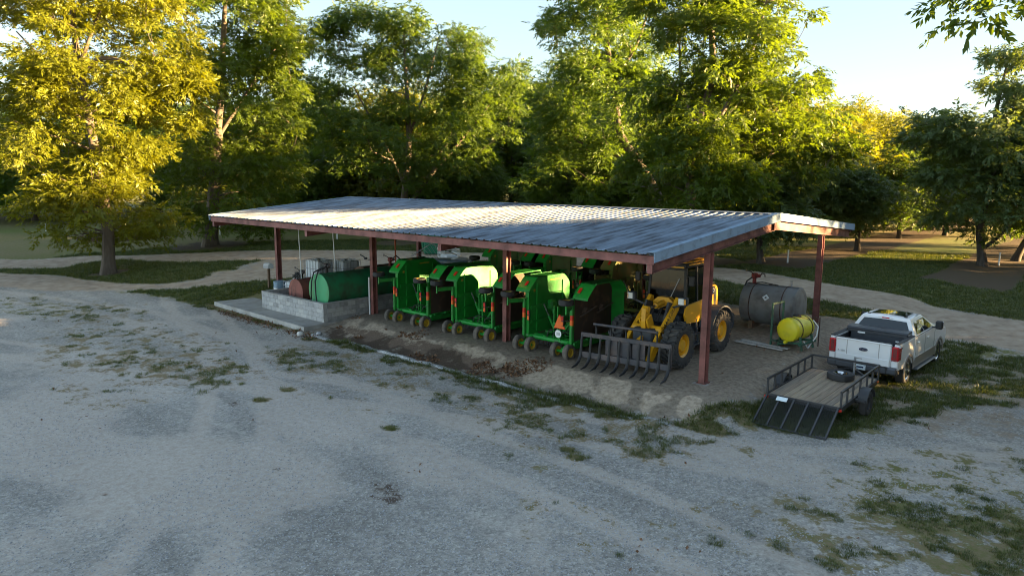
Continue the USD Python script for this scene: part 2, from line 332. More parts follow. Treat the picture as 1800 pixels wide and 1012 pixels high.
ROAD1 = [(-75, -22), (-57, -10.5), (-50, -5.2), (-40.5, 3.6), (-36, 8), (-30, 13.2), (-23.5, 17.4), (-16, 19.8), (-9.3, 20.2), (-4.5, 18.6), (2.9, 15.2), (8, 14.6), (22, 14), (60, 14)]
SAND2 = [(-62, -19), (-44, -9.2), (-36, -4.8), (-31.5, -0.5), (-28, 5), (-26.5, 12)]
GRAVEL = [(-120, -38), (-40, -10.2), (-37.5, -8.6), (-33, -4.8), (-27.5, -3.3), (-24.6, -3.5), (-15.6, -3.5), (-12, -3.6), (-7, -3.5), (-3, -3.6), (0, -3.2), (1.6, -1.7), (3.6, -1.2), (4.9, 0.9), (6.5, 5.0), (8.5, 8.5), (14, 11), (60, 11), (80, -70), (-120, -70)]
PAD = [(-15.4, -2.6), (-8, -2.7), (0.2, -2.2), (1.2, 0.0), (1.5, 5.5), (1.4, 10.5), (-22, 11.5), (-23.5, 1.0), (-16, 1.0)]
WEEDS = [(1.0, -2.3, 1.5, .6, .95), (1.9, -0.9, 1.1, 1.2, .9), (-1.5, -2.9, 2.5, .45, .85), (-6, -3.0, 3.0, .4, .7), (7.2, -1.2, 3.0, 2.4, .62), (6.9, -4.4, 2.4, 2.0, .62), (8.4, -3.0, 2.0, 2.5, .7), (5.6, -6.2, 1.8, 1.2, .5), (-18, -8.8, 8.5, 4.2, 0.47), (-14.0, -8.5, 5.0, 2.8, 0.50), (-13.2, -11.5, 3.4, 2.0, 0.39), (-11.8, -5.2, 4.2, 2.3, 0.51), (-8.0, -4.9, 3.4, 1.5, 0.47), (-2.4, -4.9, 3.6, 1.6, 0.51), (0.4, -4.4, 2.4, 1.5, 0.49), (-5.0, -4.9, 3.0, 1.3, 0.45), (1.5, -3.0, 2.4, .9, 0.45),
         (6.6, -2.2, 3.4, 2.6, 0.53), (7.8, 0.4, 3.0, 2.2, 0.51), (5.4, -4.8, 2.4, 1.9, 0.47), (7.4, -5.4, 2.8, 1.9, 0.55), (4.4, -6.4, 2.2, 1.5, 0.41), (3.4, -7.4, 1.8, 1.1, 0.38), (6.6, 3.2, 2.4, 1.8, 0.37), (-26, -7.5, 7, 3.2, 0.43), (-31, -9, 6, 3.2, 0.41), (2.0, -8.6, 3.0, 1.6, 0.31), (-1.0, -6.6, 3.2, 1.3, 0.35), (-8, -7.2, 4.0, 1.6, 0.33)]
DUST = [(-5.4, -12.4, 3.6, 2.2, 0.39), (-6.6, -8.6, 2.6, 1.3, 0.35), (-3.6, -11.0, 2.0, 1.2, 0.33), (-8.5, -13.5, 4.0, 1.6, 0.33), (-12, -13, 4.5, 1.5, 0.27), (-2.2, -8.6, 2.6, 1.2, 0.27), (3.5, -3.6, 2.5, 1.4, 0.23)]
TRACKS = [[(14, -12), (8, -8.6), (2, -7.3), (-6, -7.0), (-14, -6.6), (-24, -6.2), (-37, -9.5)], [(2, -18), (-4, -12.5), (-9, -9.4), (-16, -6.2), (-22, -4.5), (-29, -2.5)], [(12, 3), (7, -0.5), (3, -3.6), (-4, -5.2), (-14, -9), (-26, -14)]]
OIL = [(-1.75, -10.1, 1.0, .55, .5), (-9.3, -9.4, .6, .25, .5), (-3.9, -10.4, .35, .2, .45), (-4.4, -10.9, .3, .2, .45)]
TUFTS = [(-9.35, -7.7), (-9.0, -8.75), (-12.8, -7.3), (0.0, -6.0), (-0.4, -5.8), (-4.6, -7.7)]

def zones(x, y):
    """grass, sand, dirt, mulch weights from 0 to 1 (0.5 is the edge); the rest is gravel"""
    x, y = np.asarray(x, float), np.asarray(y, float)
    w1 = (vnoise(x, y, 3.5, 21) - 0.5) * 2.6; w2 = (vnoise(x, y, 1.0, 22) - 0.5) * 1.0
    gr = sdpoly(x, y, GRAVEL) + w1 * 0.45 + w2 * 0.6
    gravel = ss(-0.9, 0.9, gr)
    grass = 1 - gravel
    for cx, cy, rx, ry, a in WEEDS:
        d = np.hypot((x - cx) / rx, (y - cy) / ry); grass = np.maximum(grass, a * (1 - ss(0.35, 1.15, d + w1 * 0.12)))
    for cx, cy in TUFTS:
        grass = np.maximum(grass, 0.85 * (1 - ss(0.12, 0.42, np.hypot(x - cx, (y - cy) * 1.3))))
    s = np.maximum(1 - ss(1.7, 3.1, dline(x, y, ROAD1) + w1 * 0.5), 1 - ss(1.4, 3.6, dline(x, y, SAND2) + w1 * 0.9))
    blob = 1 - ss(0.6, 1.25, np.hypot((x + 30) / 5.0, (y - 7) / 6.0) + w1 * 0.1)
    s = np.maximum(s, blob * 0.8)
    isl = 1 - ss(0.75, 1.15, np.hypot((x + 38.0 - (y + 1) * 0.6) / 7.5, (y + 1.2) / 3.2) + w1 * 0.08)
    s = s * (1 - isl)
    s = np.maximum(s, 0.55 * (1 - ss(0.4, 1.2, np.hypot((x - 8.5) / 3.5, (y - 12.0) / 2.2))))
    pd = sdpoly(x, y, PAD) + w1 * 0.5 + w2 * 0.4
    dirt = ss(-1.5, 0.9, pd)
    dirt = np.maximum(dirt, 0.75 * (1 - ss(0.5, 1.2, np.hypot((x - 1.2) / 1.6, (y - 4.0) / 4.2) + w1 * .1)))
    grass = grass * (1 - 0.30 * ss(1.0, 2.5, x) * (1 - ss(10, 14, x)) * ss(-4, -1, y) * (1 - ss(11, 15, y)) * (0.5 + vnoise(x, y, 1.6, 33)))
    dirt = np.maximum(dirt, 0.5 * ss(1.6, 2.6, x) * (1 - ss(9, 12, x)) * ss(-1.5, 0.8, y - 0.5 * (x - 3)) * (1 - ss(10, 13, y)))
    grass = grass * (1 - np.where(dirt > .52, dirt * 0.92, dirt * .2)); s = s * (1 - dirt)
    # vegetation in the ditch
    yb = -1.05
    dt = inb = ss(-16.2, -14.5, x) * (1 - ss(1.0, 2.4, x)) * ss(0.5, 1.1, yb - y) * (1 - ss(2.6, 3.5, yb - y))
    grass = np.maximum(grass, dt * (0.22 + 0.5 * vnoise(x, y, 1.6, 25)))
    mul = np.maximum.reduce([1 - ss(1.6, 3.0, np.abs(x - rx) + w1 * 0.45) for rx in (-8.4, 2.0, 12.0)]) * ss(23.5, 27, y + w1) * (1 - ss(110, 150, y))
    for cx, cy, rr in ((-46, 7.6, 4.0), (-36.4, 18.6, 3.0), (-15.5, 26.5, 4), (-13, 25, 4), (-38.9, -2.3, 1.6)):
        mul = np.maximum(mul, 0.75 * (1 - ss(0.5, 1.2, np.hypot(x - cx, y - cy) / rr + w1 * .1)))
    leaf = ss(-16.2, -14.5, x) * (1 - ss(-7.5, -4.0, x)) * ss(0.2, .9, yb - y) * (1 - ss(1.6, 2.5, yb - y)) * 0.75
    mul = np.maximum(mul, leaf * (0.5 + vnoise(x, y, 1.2, 26)))
    mul = mul * (1 - s * 0.9)
    for cx, cy, rx, ry, a in OIL: mul = np.maximum(mul, a * (1 - ss(0.2, 1.2, np.hypot((x - cx) / rx, (y - cy) / ry) + w2 * .25)))
    dust = np.zeros(np.shape(x))
    for trk in TRACKS:
        td = dline(x, y, trk) + w2 * .06
        dust = np.maximum(dust, 0.30 * (1 - ss(.14, .38, np.abs(td - .8))) * (0.35 + vnoise(x, y, 2.0, 35)))
    for cx, cy, rx, ry, a in DUST: dust = np.maximum(dust, a * (1 - ss(0.3, 1.2, np.hypot((x - cx) / rx, (y - cy) / ry) + w1 * .15)))
    grass = grass * (1 - np.clip(s, 0, 1) * 0.95)
    dry = np.clip(vnoise(x, y, 7.0, 28) * 1.2 - 0.1 + 0.25 * isl + 0.25 * gravel, 0, 1)
    return np.stack([np.clip(grass, 0, 1), np.clip(s, 0, 1), np.clip(dirt, 0, 1)], -1), np.stack([np.clip(mul, 0, 1), dry, dust], -1), gravel

def axis(lo, hi, f0, f1, fine, grow, cap):
    mid = np.arange(f0, f1 + fine / 2, fine); L, s = [f0], fine
    while L[-1] > lo: s = min(s * grow, cap); L.append(L[-1] - s)
    R, s = [f1], fine
    while R[-1] < hi: s = min(s * grow, cap); R.append(R[-1] + s)
    return np.r_[L[:0:-1], mid, R[1:]]
gx = axis(-420, 300, -26, 11, 0.16, 1.05, 12); gy = axis(-60, 500, -17.5, 11, 0.16, 1.05, 12)
GX, GY = np.meshgrid(gx, gy); GZ = zt(GX, GY)
ZA, ZB, ZG_ = zones(GX, GY)
nx_, ny_ = len(gx), len(gy)
idx = np.arange(nx_ * ny_).reshape(ny_, nx_)
quads = np.stack([idx[:-1, :-1], idx[:-1, 1:], idx[1:, 1:], idx[1:, :-1]], -1).reshape(-1, 4)
gv = np.stack([GX, GY, GZ], -1).reshape(-1, 3)

def N(**k): return k
gnodes = {
    'g': ('geometry', {}), 'za': ('attribute', {'attribute': 'zone_a'}), 'zb': ('attribute', {'attribute': 'zone_b'}),
    'sa': ('separate_color', {}), 'sb': ('separate_color', {}),
    'n0': ('noise_texture', {'scale': 0.22, 'detail': 5.0, 'roughness': 0.6}),
    'n1': ('noise_texture', {'scale': 1.7, 'detail': 6.0, 'roughness': 0.68}),
    'n2': ('noise_texture', {'scale': 7.0, 'detail': 5.0, 'roughness': 0.7}),
    'n3': ('noise_texture', {'scale': 30.0, 'detail': 3.0, 'roughness': 0.7}),
    'v': ('voronoi_texture', {'scale': 17.0, 'randomness': 1.0}), 'v2': ('voronoi_texture', {'scale': 38.0}),
    'vb': ('rgb_to_bw', {}), 'vr': ('rgb_ramp', {'ramp': [(0, (0.117, 0.108, 0.097)), (0.35, (0.266, 0.246, 0.219)), (0.7, (0.392, 0.362, 0.323)), (1, (0.615, 0.572, 0.502))]}),
    'v2b': ('rgb_to_bw', {}), 'v2r': ('rgb_ramp', {'ramp': [(0, (0.173, 0.159, 0.143)), (0.5, (0.313, 0.288, 0.256)), (1, (0.466, 0.434, 0.385))]}),
    'gmix': ('mix_color', {}),
    'lm': ('mapping', {'rotation': (0.0, 0.0, 0.55), 'scale': (0.16, 1.1, 1.0)}), 'ln': ('noise_texture', {'scale': 1.0, 'detail': 4.0, 'roughness': 0.6, 'distortion': 0.6}), 'la': ('math', {'math_type': 'add'}), 'lb': ('math', {'math_type': 'multiply', 'value2': 0.5}), 'tone': ('map_range', {'from_min': 0.36, 'from_max': 0.64, 'to_min': 0.78, 'to_max': 1.24, 'clamp': True}), 'gt': ('mix_color', {'blend_type': 'multiply', 'fac': 1.0, 'use_clamp': False}), 'tc': ('combine_color', {}),
    'dfm': ('math', {'math_type': 'multiply_add', 'value2': 0.45}), 'dfa': ('math', {'math_type': 'add'}), 'dfr': ('map_range', {'range_type': 'smoothstep', 'from_min': 0.70, 'from_max': 0.92, 'to_min': 0.0, 'to_max': 0.66, 'clamp': True}),
    'dust': ('rgb_ramp', {'ramp': [(0.3, (0.40, 0.32, 0.255)), (0.55, (0.50, 0.435, 0.375)), (0.75, (0.56, 0.515, 0.46))]}), 'gd': ('mix_color', {}),
    # grass
    'ga': ('math', {'math_type': 'multiply_add', 'value2': 1.7, 'value3': -0.85}), 'gb': ('math', {'math_type': 'multiply_add', 'value2': 1.0, 'value3': -0.5}), 'gs': ('math', {'math_type': 'add'}), 'gs2': ('math', {'math_type': 'add'}),
    'gm': ('map_range', {'range_type': 'smoothstep', 'from_min': 0.42, 'from_max': 0.62, 'to_min': 0, 'to_max': 1.0, 'clamp': True}),
    'gdry': ('math', {'math_type': 'multiply_add', 'value2': 0.55}), 'gdr': ('math', {'math_type': 'add'}), 'gdk': ('math', {'math_type': 'multiply_add', 'value2': 0.5, 'value3': -0.25}),
    'gcol': ('rgb_ramp', {'ramp': [(0.25, (0.055, 0.11, 0.015)), (0.5, (0.10, 0.165, 0.028)), (0.75, (0.155, 0.15, 0.05)), (1.0, (0.23, 0.175, 0.10))]}), 'withg': ('mix_color', {}),
    # sand
    'smm': ('math', {'math_type': 'add'}), 'sm': ('map_range', {'range_type': 'smoothstep', 'from_min': 0.40, 'from_max': 0.66, 'to_min': 0, 'to_max': 0.95, 'clamp': True}),
    'scol': ('rgb_ramp', {'ramp': [(0.3, (0.24, 0.175, 0.125)), (0.5, (0.37, 0.285, 0.21)), (0.72, (0.47, 0.39, 0.30))]}), 'withs': ('mix_color', {}),
    # dirt
    'dmm': ('math', {'math_type': 'add'}), 'dm': ('map_range', {'range_type': 'smoothstep', 'from_min': 0.38, 'from_max': 0.64, 'to_min': 0, 'to_max': 0.95, 'clamp': True}),
    'dcol': ('rgb_ramp', {'ramp': [(0.32, (0.15, 0.115, 0.082)), (0.5, (0.26, 0.208, 0.155)), (0.7, (0.37, 0.305, 0.235))]}), 'withd': ('mix_color', {}),
    # mulch
    'mmm': ('math', {'math_type': 'add'}), 'mm': ('map_range', {'range_type': 'smoothstep', 'from_min': 0.40, 'from_max': 0.64, 'to_min': 0, 'to_max': 0.92, 'clamp': True}),
    'mcol': ('rgb_ramp', {'ramp': [(0.3, (0.04, 0.027, 0.02)), (0.5, (0.085, 0.058, 0.042)), (0.72, (0.15, 0.105, 0.075))]}), 'withm': ('mix_color', {}),
    'dv': ('math', {'math_type': 'subtract', 'value1': 1.0, 'use_clamp': True}), 'dw': ('math', {'math_type': 'multiply'}), 'bh': ('math', {'math_type': 'multiply_add', 'value2': 0.8}), 'bm': ('bump', {'strength': 0.65, 'distance': 0.02}),
    'p': ('principled_bsdf', {'roughness': 0.92, 'specular_ior_level': 0.2})}
gl = [('g.position', f'{n}.vector') for n in ('n0', 'n1', 'n2', 'n3', 'v', 'v2')] + [
    ('za.color', 'sa.color'), ('zb.color', 'sb.color'),
    ('v.color', 'vb.color'), ('vb.val', 'vr.fac'), ('v2.color', 'v2b.color'), ('v2b.val', 'v2r.fac'), ('n2.fac', 'gmix.fac'), ('vr.color', 'gmix.a'), ('v2r.color', 'gmix.b'),
    ('g.position', 'lm.vector'), ('lm.vector', 'ln.vector'), ('ln.fac', 'la.value1'), ('n0.fac', 'la.value2'), ('la.value', 'lb.value1'), ('lb.value', 'tone.value'), ('tone.result', 'tc.r'), ('tone.result', 'tc.g'), ('tone.result', 'tc.b'), ('gmix.result', 'gt.a'), ('tc.color', 'gt.b'),
    ('n1.fac', 'dfm.value1'), ('n0.fac', 'dfm.value3'), ('dfm.value', 'dfa.value1'), ('sb.b', 'dfa.value2'), ('dfa.value', 'dfr.value'), ('n2.fac', 'dust.fac'), ('dfr.result', 'gd.fac'), ('gt.result', 'gd.a'), ('dust.color', 'gd.b'),
    ('n1.fac', 'ga.value1'), ('n2.fac', 'gb.value1'), ('ga.value', 'gs.value1'), ('gb.value', 'gs.value2'), ('gs.value', 'gs2.value1'), ('sa.r', 'gs2.value2'), ('gs2.value', 'gm.value'),
    ('sb.g', 'gdry.value1'), ('n2.fac', 'gdry.value3'), ('gdry.value', 'gdr.value1'), ('n3.fac', 'gdk.value1'), ('gdk.value', 'gdr.value2'), ('gdr.value', 'gcol.fac'),
    ('gm.result', 'withg.fac'), ('gd.result', 'withg.a'), ('gcol.color', 'withg.b'),
    ('gs.value', 'smm.value1'), ('sa.g', 'smm.value2'), ('smm.value', 'sm.value'), ('n1.fac', 'scol.fac'), ('sm.result', 'withs.fac'), ('withg.result', 'withs.a'), ('scol.color', 'withs.b'),
    ('gs.value', 'dmm.value1'), ('sa.b', 'dmm.value2'), ('dmm.value', 'dm.value'), ('n2.fac', 'dcol.fac'), ('dm.result', 'withd.fac'), ('withs.result', 'withd.a'), ('dcol.color', 'withd.b'),
    ('gs.value', 'mmm.value1'), ('sb.r', 'mmm.value2'), ('mmm.value', 'mm.value'), ('n3.fac', 'mcol.fac'), ('mm.result', 'withm.fac'), ('withd.result', 'withm.a'), ('mcol.color', 'withm.b'),
    ('withm.result', 'p.base_color'), ('n3.fac', 'bh.value1'), ('dm.result', 'dv.value2'), ('v.distance', 'dw.value1'), ('dv.value', 'dw.value2'), ('dw.value', 'bh.value3'), ('bh.value', 'bm.height'), ('bm.normal', 'p.normal')]
M['ground_mix'] = usdkit.material(stage, '/World/Looks/ground_mix', gnodes, gl, surface='p.BSDF')
gm = usdkit.mesh(stage, '/World/ground', (gv, quads), M['ground_mix'], smooth=True)
for nm, arr in (('zone_a', ZA), ('zone_b', ZB)):
    UsdGeom.PrimvarsAPI(gm).CreatePrimvar(nm, Sdf.ValueTypeNames.Color3fArray, 'vertex').Set(Vt.Vec3fArray.FromNumpy(arr.reshape(-1, 3).astype(np.float32)))
tag(gm, kind='structure')

# ------------------------------------------------------------------ trees
def spray_templates(rng, nt=14, leaflets=11, L=0.62, lw=0.10, ll=0.26):
    out = []
    for _ in range(nt):
        vs = []
        for k in range(leaflets):
            t = (k + 1) / leaflets; side = 1 if k % 2 else -1
            base = np.array([L * t, 0, -0.10 * t * t]) + rng.normal(0, 0.02, 3)
            ang = side * rng.uniform(0.5, 1.15) * (1 - 0.5 * t)
            d = nrm([math.cos(ang), math.sin(ang), rng.uniform(-0.75, 0.1)]); l = ll * rng.uniform(0.7, 1.25); w = lw * rng.uniform(0.75, 1.25)
            sdv = nrm(np.cross(d, [rng.normal(0, .35), rng.normal(0, .35), 1])); bend = np.cross(d, sdv) * rng.uniform(-0.02, 0.03)
            vs += [base, base + d * l * 0.45 + sdv * w / 2 + bend, base + d * l, base + d * l * 0.45 - sdv * w / 2 + bend]
        out.append(np.array(vs))
    return np.array(out)

def foliage(rng, ells, nclump, per, size=1.0, clump=1.25, rim=0.5, leaflets=11):
    """clumps of compound leaves through the volume of the ellipsoids (cx, cy, cz, rx, rz)"""
    T = spray_templates(rng, leaflets=leaflets)
    E = np.array(ells, float); wgt = (E[:, 3] ** 2 * E[:, 4]) ** 0.72; wgt /= wgt.sum()
    which = rng.choice(len(E), nclump, p=wgt)
    d = rng.normal(size=(nclump, 3)); d[:, 2] = d[:, 2] * 0.9 + 0.12; d /= np.linalg.norm(d, axis=1, keepdims=True)
    rr = rim + (1 - rim) * rng.random(nclump) ** 0.55
    C = E[which, :3] + d * rr[:, None] * np.c_[E[which, 3], E[which, 3], E[which, 4]]
    R = clump * rng.uniform(0.6, 1.35, nclump)
    n = np.maximum(3, (per * (R / clump) ** 2 * rng.uniform(0.75, 1.25, nclump)).astype(int))
    ci = np.repeat(np.arange(nclump), n); m = len(ci)
    q = rng.normal(size=(m, 3)); q /= np.linalg.norm(q, axis=1, keepdims=True); q *= (rng.random(m) ** 0.45)[:, None]
    off = q * R[ci][:, None] * np.array([1, 1, 0.62]); P = C[ci] + off
    yaw = np.arctan2(off[:, 1] + d[ci, 1] * 0.5, off[:, 0] + d[ci, 0] * 0.5) + rng.normal(0, 0.8, m)
    pit = rng.normal(0.18, 0.42, m); rol = rng.normal(0, 0.5, m); s = size * rng.uniform(0.75, 1.25, m)
    cy, sy, cp, sp, cr, sr = np.cos(yaw), np.sin(yaw), np.cos(pit), np.sin(pit), np.cos(rol), np.sin(rol)
    Rm = np.empty((m, 3, 3))
    Rm[:, 0] = np.c_[cy * cp, cy * sp * sr - sy * cr, cy * sp * cr + sy * sr]
    Rm[:, 1] = np.c_[sy * cp, sy * sp * sr + cy * cr, sy * sp * cr - cy * sr]
    Rm[:, 2] = np.c_[-sp, cp * sr, cp * cr]
    tv = T[rng.integers(0, len(T), m)]
    V = np.einsum('mij,mkj->mki', Rm * s[:, None, None], tv) + P[:, None, :]
    V = V.reshape(-1, 3)
    return V, C, R

def quad_mesh(path, V, mat):
    k = len(V) // 4; m = UsdGeom.Mesh.Define(stage, path)
    m.CreatePointsAttr(Vt.Vec3fArray.FromNumpy(V.astype(np.float32)))
    m.CreateFaceVertexCountsAttr(Vt.IntArray.FromNumpy(np.full(k, 4, np.int32)))
    m.CreateFaceVertexIndicesAttr(Vt.IntArray.FromNumpy(np.arange(4 * k, dtype=np.int32)))
    m.CreateSubdivisionSchemeAttr('none')
    UsdShade.MaterialBindingAPI.Apply(m.GetPrim()).Bind(M[mat])
    return m

def bez(p0, p1, sag, n=6):
    t = np.linspace(0, 1, n)[:, None]; mid = (p0 + p1) / 2 + sag
    return (1 - t) ** 2 * p0 + 2 * t * (1 - t) * mid + t * t * p1

def wood(rng, trunk, r0, limbs, C, r_top=0.10, sides=10, sub=True):
    """tapered trunk with root flare, explicit limbs and a branch to every clump"""
    mb = MB(); P = np.array(trunk, float); t = np.linspace(0, len(P) - 1, 5 * len(P))
    Pt = np.stack([np.interp(t, np.arange(len(P)), P[:, k]) for k in range(3)], 1)
    for k in range(2): Pt[1:-1] = (Pt[:-2] + 2 * Pt[1:-1] + Pt[2:]) / 4
    h = np.r_[0, np.cumsum(np.linalg.norm(np.diff(Pt, axis=0), axis=1))]; f = h / h[-1]
    rad = r0 * (1 - f) ** 0.8 + r_top * f * 0.6 + r0 * 0.55 * np.exp(-h / (r0 * 1.1))
    Pt[0, 2] -= 0.25
    mb.tube(Pt, np.maximum(rad, 0.03), sides)
    sk, sr = [Pt], [rad]
    for L, lr in limbs:
        L = np.array(L, float); tt = np.linspace(0, len(L) - 1, 3 * len(L)); Q = np.stack([np.interp(tt, np.arange(len(L)), L[:, k]) for k in range(3)], 1)
        Q[1:-1] = (Q[:-2] + 2 * Q[1:-1] + Q[2:]) / 4
        rr = np.linspace(lr, lr * 0.3, len(Q)); mb.tube(Q, rr, 8); sk.append(Q); sr.append(rr)
    S, SR = np.vstack(sk), np.concatenate(sr)
    order = np.argsort(np.linalg.norm(C - Pt[len(Pt) // 2], axis=1))
    for c in C[order]:
        dv = c - S; dist = np.linalg.norm(dv, axis=1) + np.maximum(0, S[:, 2] - c[2] + 0.4) * 2.5 + np.where(S[:, 2] < Pt[0, 2] + 0.12 * (Pt[-1, 2] - Pt[0, 2]) , 4.0, 0)
        j = np.argmin(dist); L = np.linalg.norm(c - S[j])
        if L < 0.4: continue
        rb = min(SR[j] * 0.6, 0.025 + 0.018 * L); B = bez(S[j], c, np.array([rng.normal(0, .12), rng.normal(0, .12), 0.10]) * L, 5)
        rr = np.linspace(max(rb, 0.02), 0.012, 5); mb.tube(B, rr, 5); S = np.vstack([S, B[1:]]); SR = np.r_[SR, rr[1:]]
    return mb

def tree(name, label, trunk, r0, ells, nclump, per, leafmat, seed, limbs=(), size=1.0, clump=1.25, bark='bark', group=None, rim=0.5, leaflets=11):
    rng = np.random.default_rng(seed); base = np.array(trunk[0], float)
    V, C, R = foliage(rng, [(e[0] - base[0], e[1] - base[1], e[2] - base[2], e[3], e[4]) for e in ells], nclump, per, size, clump, rim, leaflets)
    keep = C[:, 2] > 0.5
    t = thing(name, label, 'tree', base, group=group)
    wd = wood(rng, np.array(trunk) - base, r0, [(np.array(L) - base, lr) for L, lr in limbs], C[keep])
    part('trunk', wd, bark, t, smooth=True)
    V = V[np.repeat(V.reshape(-1, 4, 3)[:, :, 2].min(1) > 0.25, 4)]
    quad_mesh(numbered(str(t.GetPath()), 'crown'), V, leafmat)
    return t
# ------------------------------------------------------------------ big trees around the yard (hand-placed)
PEC = 'tall pecan trees behind the open shed'
tree('pecan_tree', 'golden-leaved pecan tree standing alone between the two sandy tracks at far left',
     [(-38.73, -2.45, z1(-38.7, -2.4)), (-38.86, -2.2, 2.5), (-40.22, -2.19, 7.72), (-41.38, -2.27, 12.24), (-41.91, -2.23, 14.68), (-42.5, -1.88, 20.5)], 0.38,
     [(-39.3, -2.0, 3.6, 3.7, 2.3), (-40.77, -2.39, 8.6, 5.2, 4.2), (-40.21, -0.94, 13.4, 5.8, 4.2), (-42.86, -2.27, 18.9, 6.7, 4.6), (-36.7, 1.25, 10.6, 2.0, 2.0)],
     270, 58, 'leaf_gold', 101, limbs=[([(-41.2, -2.3, 11.8), (-39.41, -1.76, 12.79), (-38.36, -0.86, 12.63), (-36.5, 0.8, 11.7)], .17), ([(-41.3, -2.3, 12.3), (-40.3, -1.5, 15.0), (-38.6, -0.4, 18.5)], .14), ([(-40.9, -2.2, 10.5), (-42.8, -3.4, 12.3), (-44.6, -4.6, 14.5)], .13)], clump=1.3, size=0.95)
tree('pecan_tree', 'broad tall pecan tree beside the left end of the shed roof, low branches in shade',
     [(-45.9, 7.46, z1(-45.9, 7.46)), (-46.13, 8.01, 3.88), (-46.6, 9.45, 12.75), (-47.23, 10.75, 22.5)], 0.5,
     [(-45.05, 9.16, 4.9, 5.7, 3.8), (-45.73, 9.85, 10.99, 6.5, 5.2), (-46.75, 10.25, 17.19, 6.7, 5.2), (-48.05, 10.3, 23.2, 5.8, 4.6), (-43.2, 12.7, 15.0, 2.3, 3.1)],
     270, 54, 'leaf_olive', 102, limbs=[([(-46.3, 9, 9), (-44.5, 11, 13), (-43, 12.5, 16)], .16), ([(-46.5, 9.4, 12), (-48.5, 8.5, 16), (-50, 8, 19)], .15)], clump=1.4, size=1.02)
tree('pecan_tree', 'wide open-crowned pecan tree with several leaning stems behind the middle of the roof',
     [(-42.62, 23.65, z1(-42.62, 23.65)), (-42.72, 24.66, 4.18), (-42.92, 25.47, 8.9), (-43.7, 25.88, 14.12), (-44.4, 26.23, 19.11)], 0.38,
     [(-42.81, 25.34, 8.65, 8.19, 4.1), (-47.38, 22.48, 13.56, 5.23, 5.01), (-42.54, 27.35, 15.81, 5.69, 4.55), (-38.0, 30.65, 12.86, 3.87, 4.78), (-46.83, 24.17, 18.89, 4.55, 2.28), (-43.9, 26.84, 19.34, 2.62, 2.05), (-39.98, 30.01, 17.75, 1.93, 1.59)],
     250, 52, 'leaf_green', 103, limbs=[([(-42.66, 24.5, 2.16), (-41.54, 25.93, 5.24), (-39.7, 28.22, 8.41), (-37.74, 30.75, 12.4)], 0.26), ([(-42.78, 24.84, 4.89), (-44.82, 23.59, 9.44), (-47.33, 22.57, 13.99)], 0.2), ([(-43.0, 25.52, 9.44), (-42.21, 27.0, 13.99), (-41.64, 28.14, 18.55)], 0.14)], clump=1.35, rim=0.5)
tree('pecan_tree', 'very tall pecan tree with a pale trunk leaning left behind the shed roof',
     [(-18.38, 31.92, z1(-18.38, 31.92)), (-19.61, 31.56, 3.61), (-21.09, 30.85, 6.56), (-22.71, 29.93, 8.99), (-23.55, 30.02, 12.98), (-24.42, 30.07, 16.97), (-25.0, 30.67, 22.26)], 0.46,
     [(-26.4, 28.6, 6.02, 3.7, 3.5), (-23.95, 29.28, 11.2, 4.14, 4.37), (-25.31, 29.38, 17.4, 3.92, 4.37), (-22.81, 31.42, 16.98, 3.47, 4.37), (-26.84, 26.49, 10.62, 1.79, 3.36), (-25.17, 30.52, 21.37, 4.48, 2.91)],
     200, 48, 'leaf_green', 104, limbs=[([(-21.46, 30.66, 7.03), (-23.7, 28.98, 7.82), (-25.94, 27.3, 8.94)], 0.16), ([(-23.59, 29.98, 13.08), (-22.25, 31.33, 16.1), (-21.46, 32.22, 20.02)], 0.16)], clump=1.3)
tree('pecan_tree', 'very tall upright pecan tree with several dark stems right of the leaning trunk',
     [(-11.38, 21.76, z1(-11.38, 21.76)), (-12.03, 21.77, 4.16), (-12.32, 22.08, 6.93), (-12.11, 22.85, 9.71), (-11.85, 23.59, 12.13), (-12.32, 23.82, 15.25), (-12.45, 24.44, 19.47)], 0.38,
     [(-11.82, 22.32, 5.99, 4.46, 2.98), (-11.76, 23.25, 10.06, 4.84, 3.44), (-11.2, 24.68, 14.57, 4.46, 3.44), (-8.28, 26.2, 9.4, 2.79, 3.07), (-13.75, 22.78, 16.28, 3.44, 2.79), (-6.78, 27.17, 7.75, 1.86, 2.05), (-11.92, 24.91, 19.01, 4.19, 2.51)],
     235, 48, 'leaf_olive', 105, limbs=[([(-12.3, 22.15, 7.38), (-10.81, 23.64, 10.17), (-9.79, 24.75, 13.89), (-9.41, 25.5, 17.15)], 0.18), ([(-12.11, 22.52, 8.31), (-13.51, 22.52, 11.57), (-13.97, 22.71, 16.22)], 0.15), ([(-12.2, 22.15, 6.45), (-9.79, 24.57, 8.03), (-7.37, 26.61, 9.15)], 0.14)], clump=1.16)
tree('pecan_tree', 'dark shaded pecan tree with a low fork in the grass at the right edge',
     [(1.4, 36.0, z1(1.4, 36.0)), (0.99, 36.15, 2.76), (1.16, 36.92, 5.68), (0.96, 37.66, 10.05), (1.19, 38.48, 13.2)], 0.26,
     [(0.46, 36.06, 4.9, 3.6, 2.6), (0.57, 37.0, 8.5, 4.0, 2.9), (-1.69, 35.1, 9.0, 2.1, 1.4), (2.3, 38.89, 12.2, 2.7, 2.8), (4.2, 39.2, 10.0, 2.8, 2.6), (3.4, 38.48, 6.6, 2.9, 3.2)],
     170, 48, 'leaf_dark', 106, limbs=[([(1.2, 36.1, 1.3), (2.2, 36.9, 2.4), (3.2, 37.8, 4.6)], .15)], clump=1.1, bark='bark_dark')
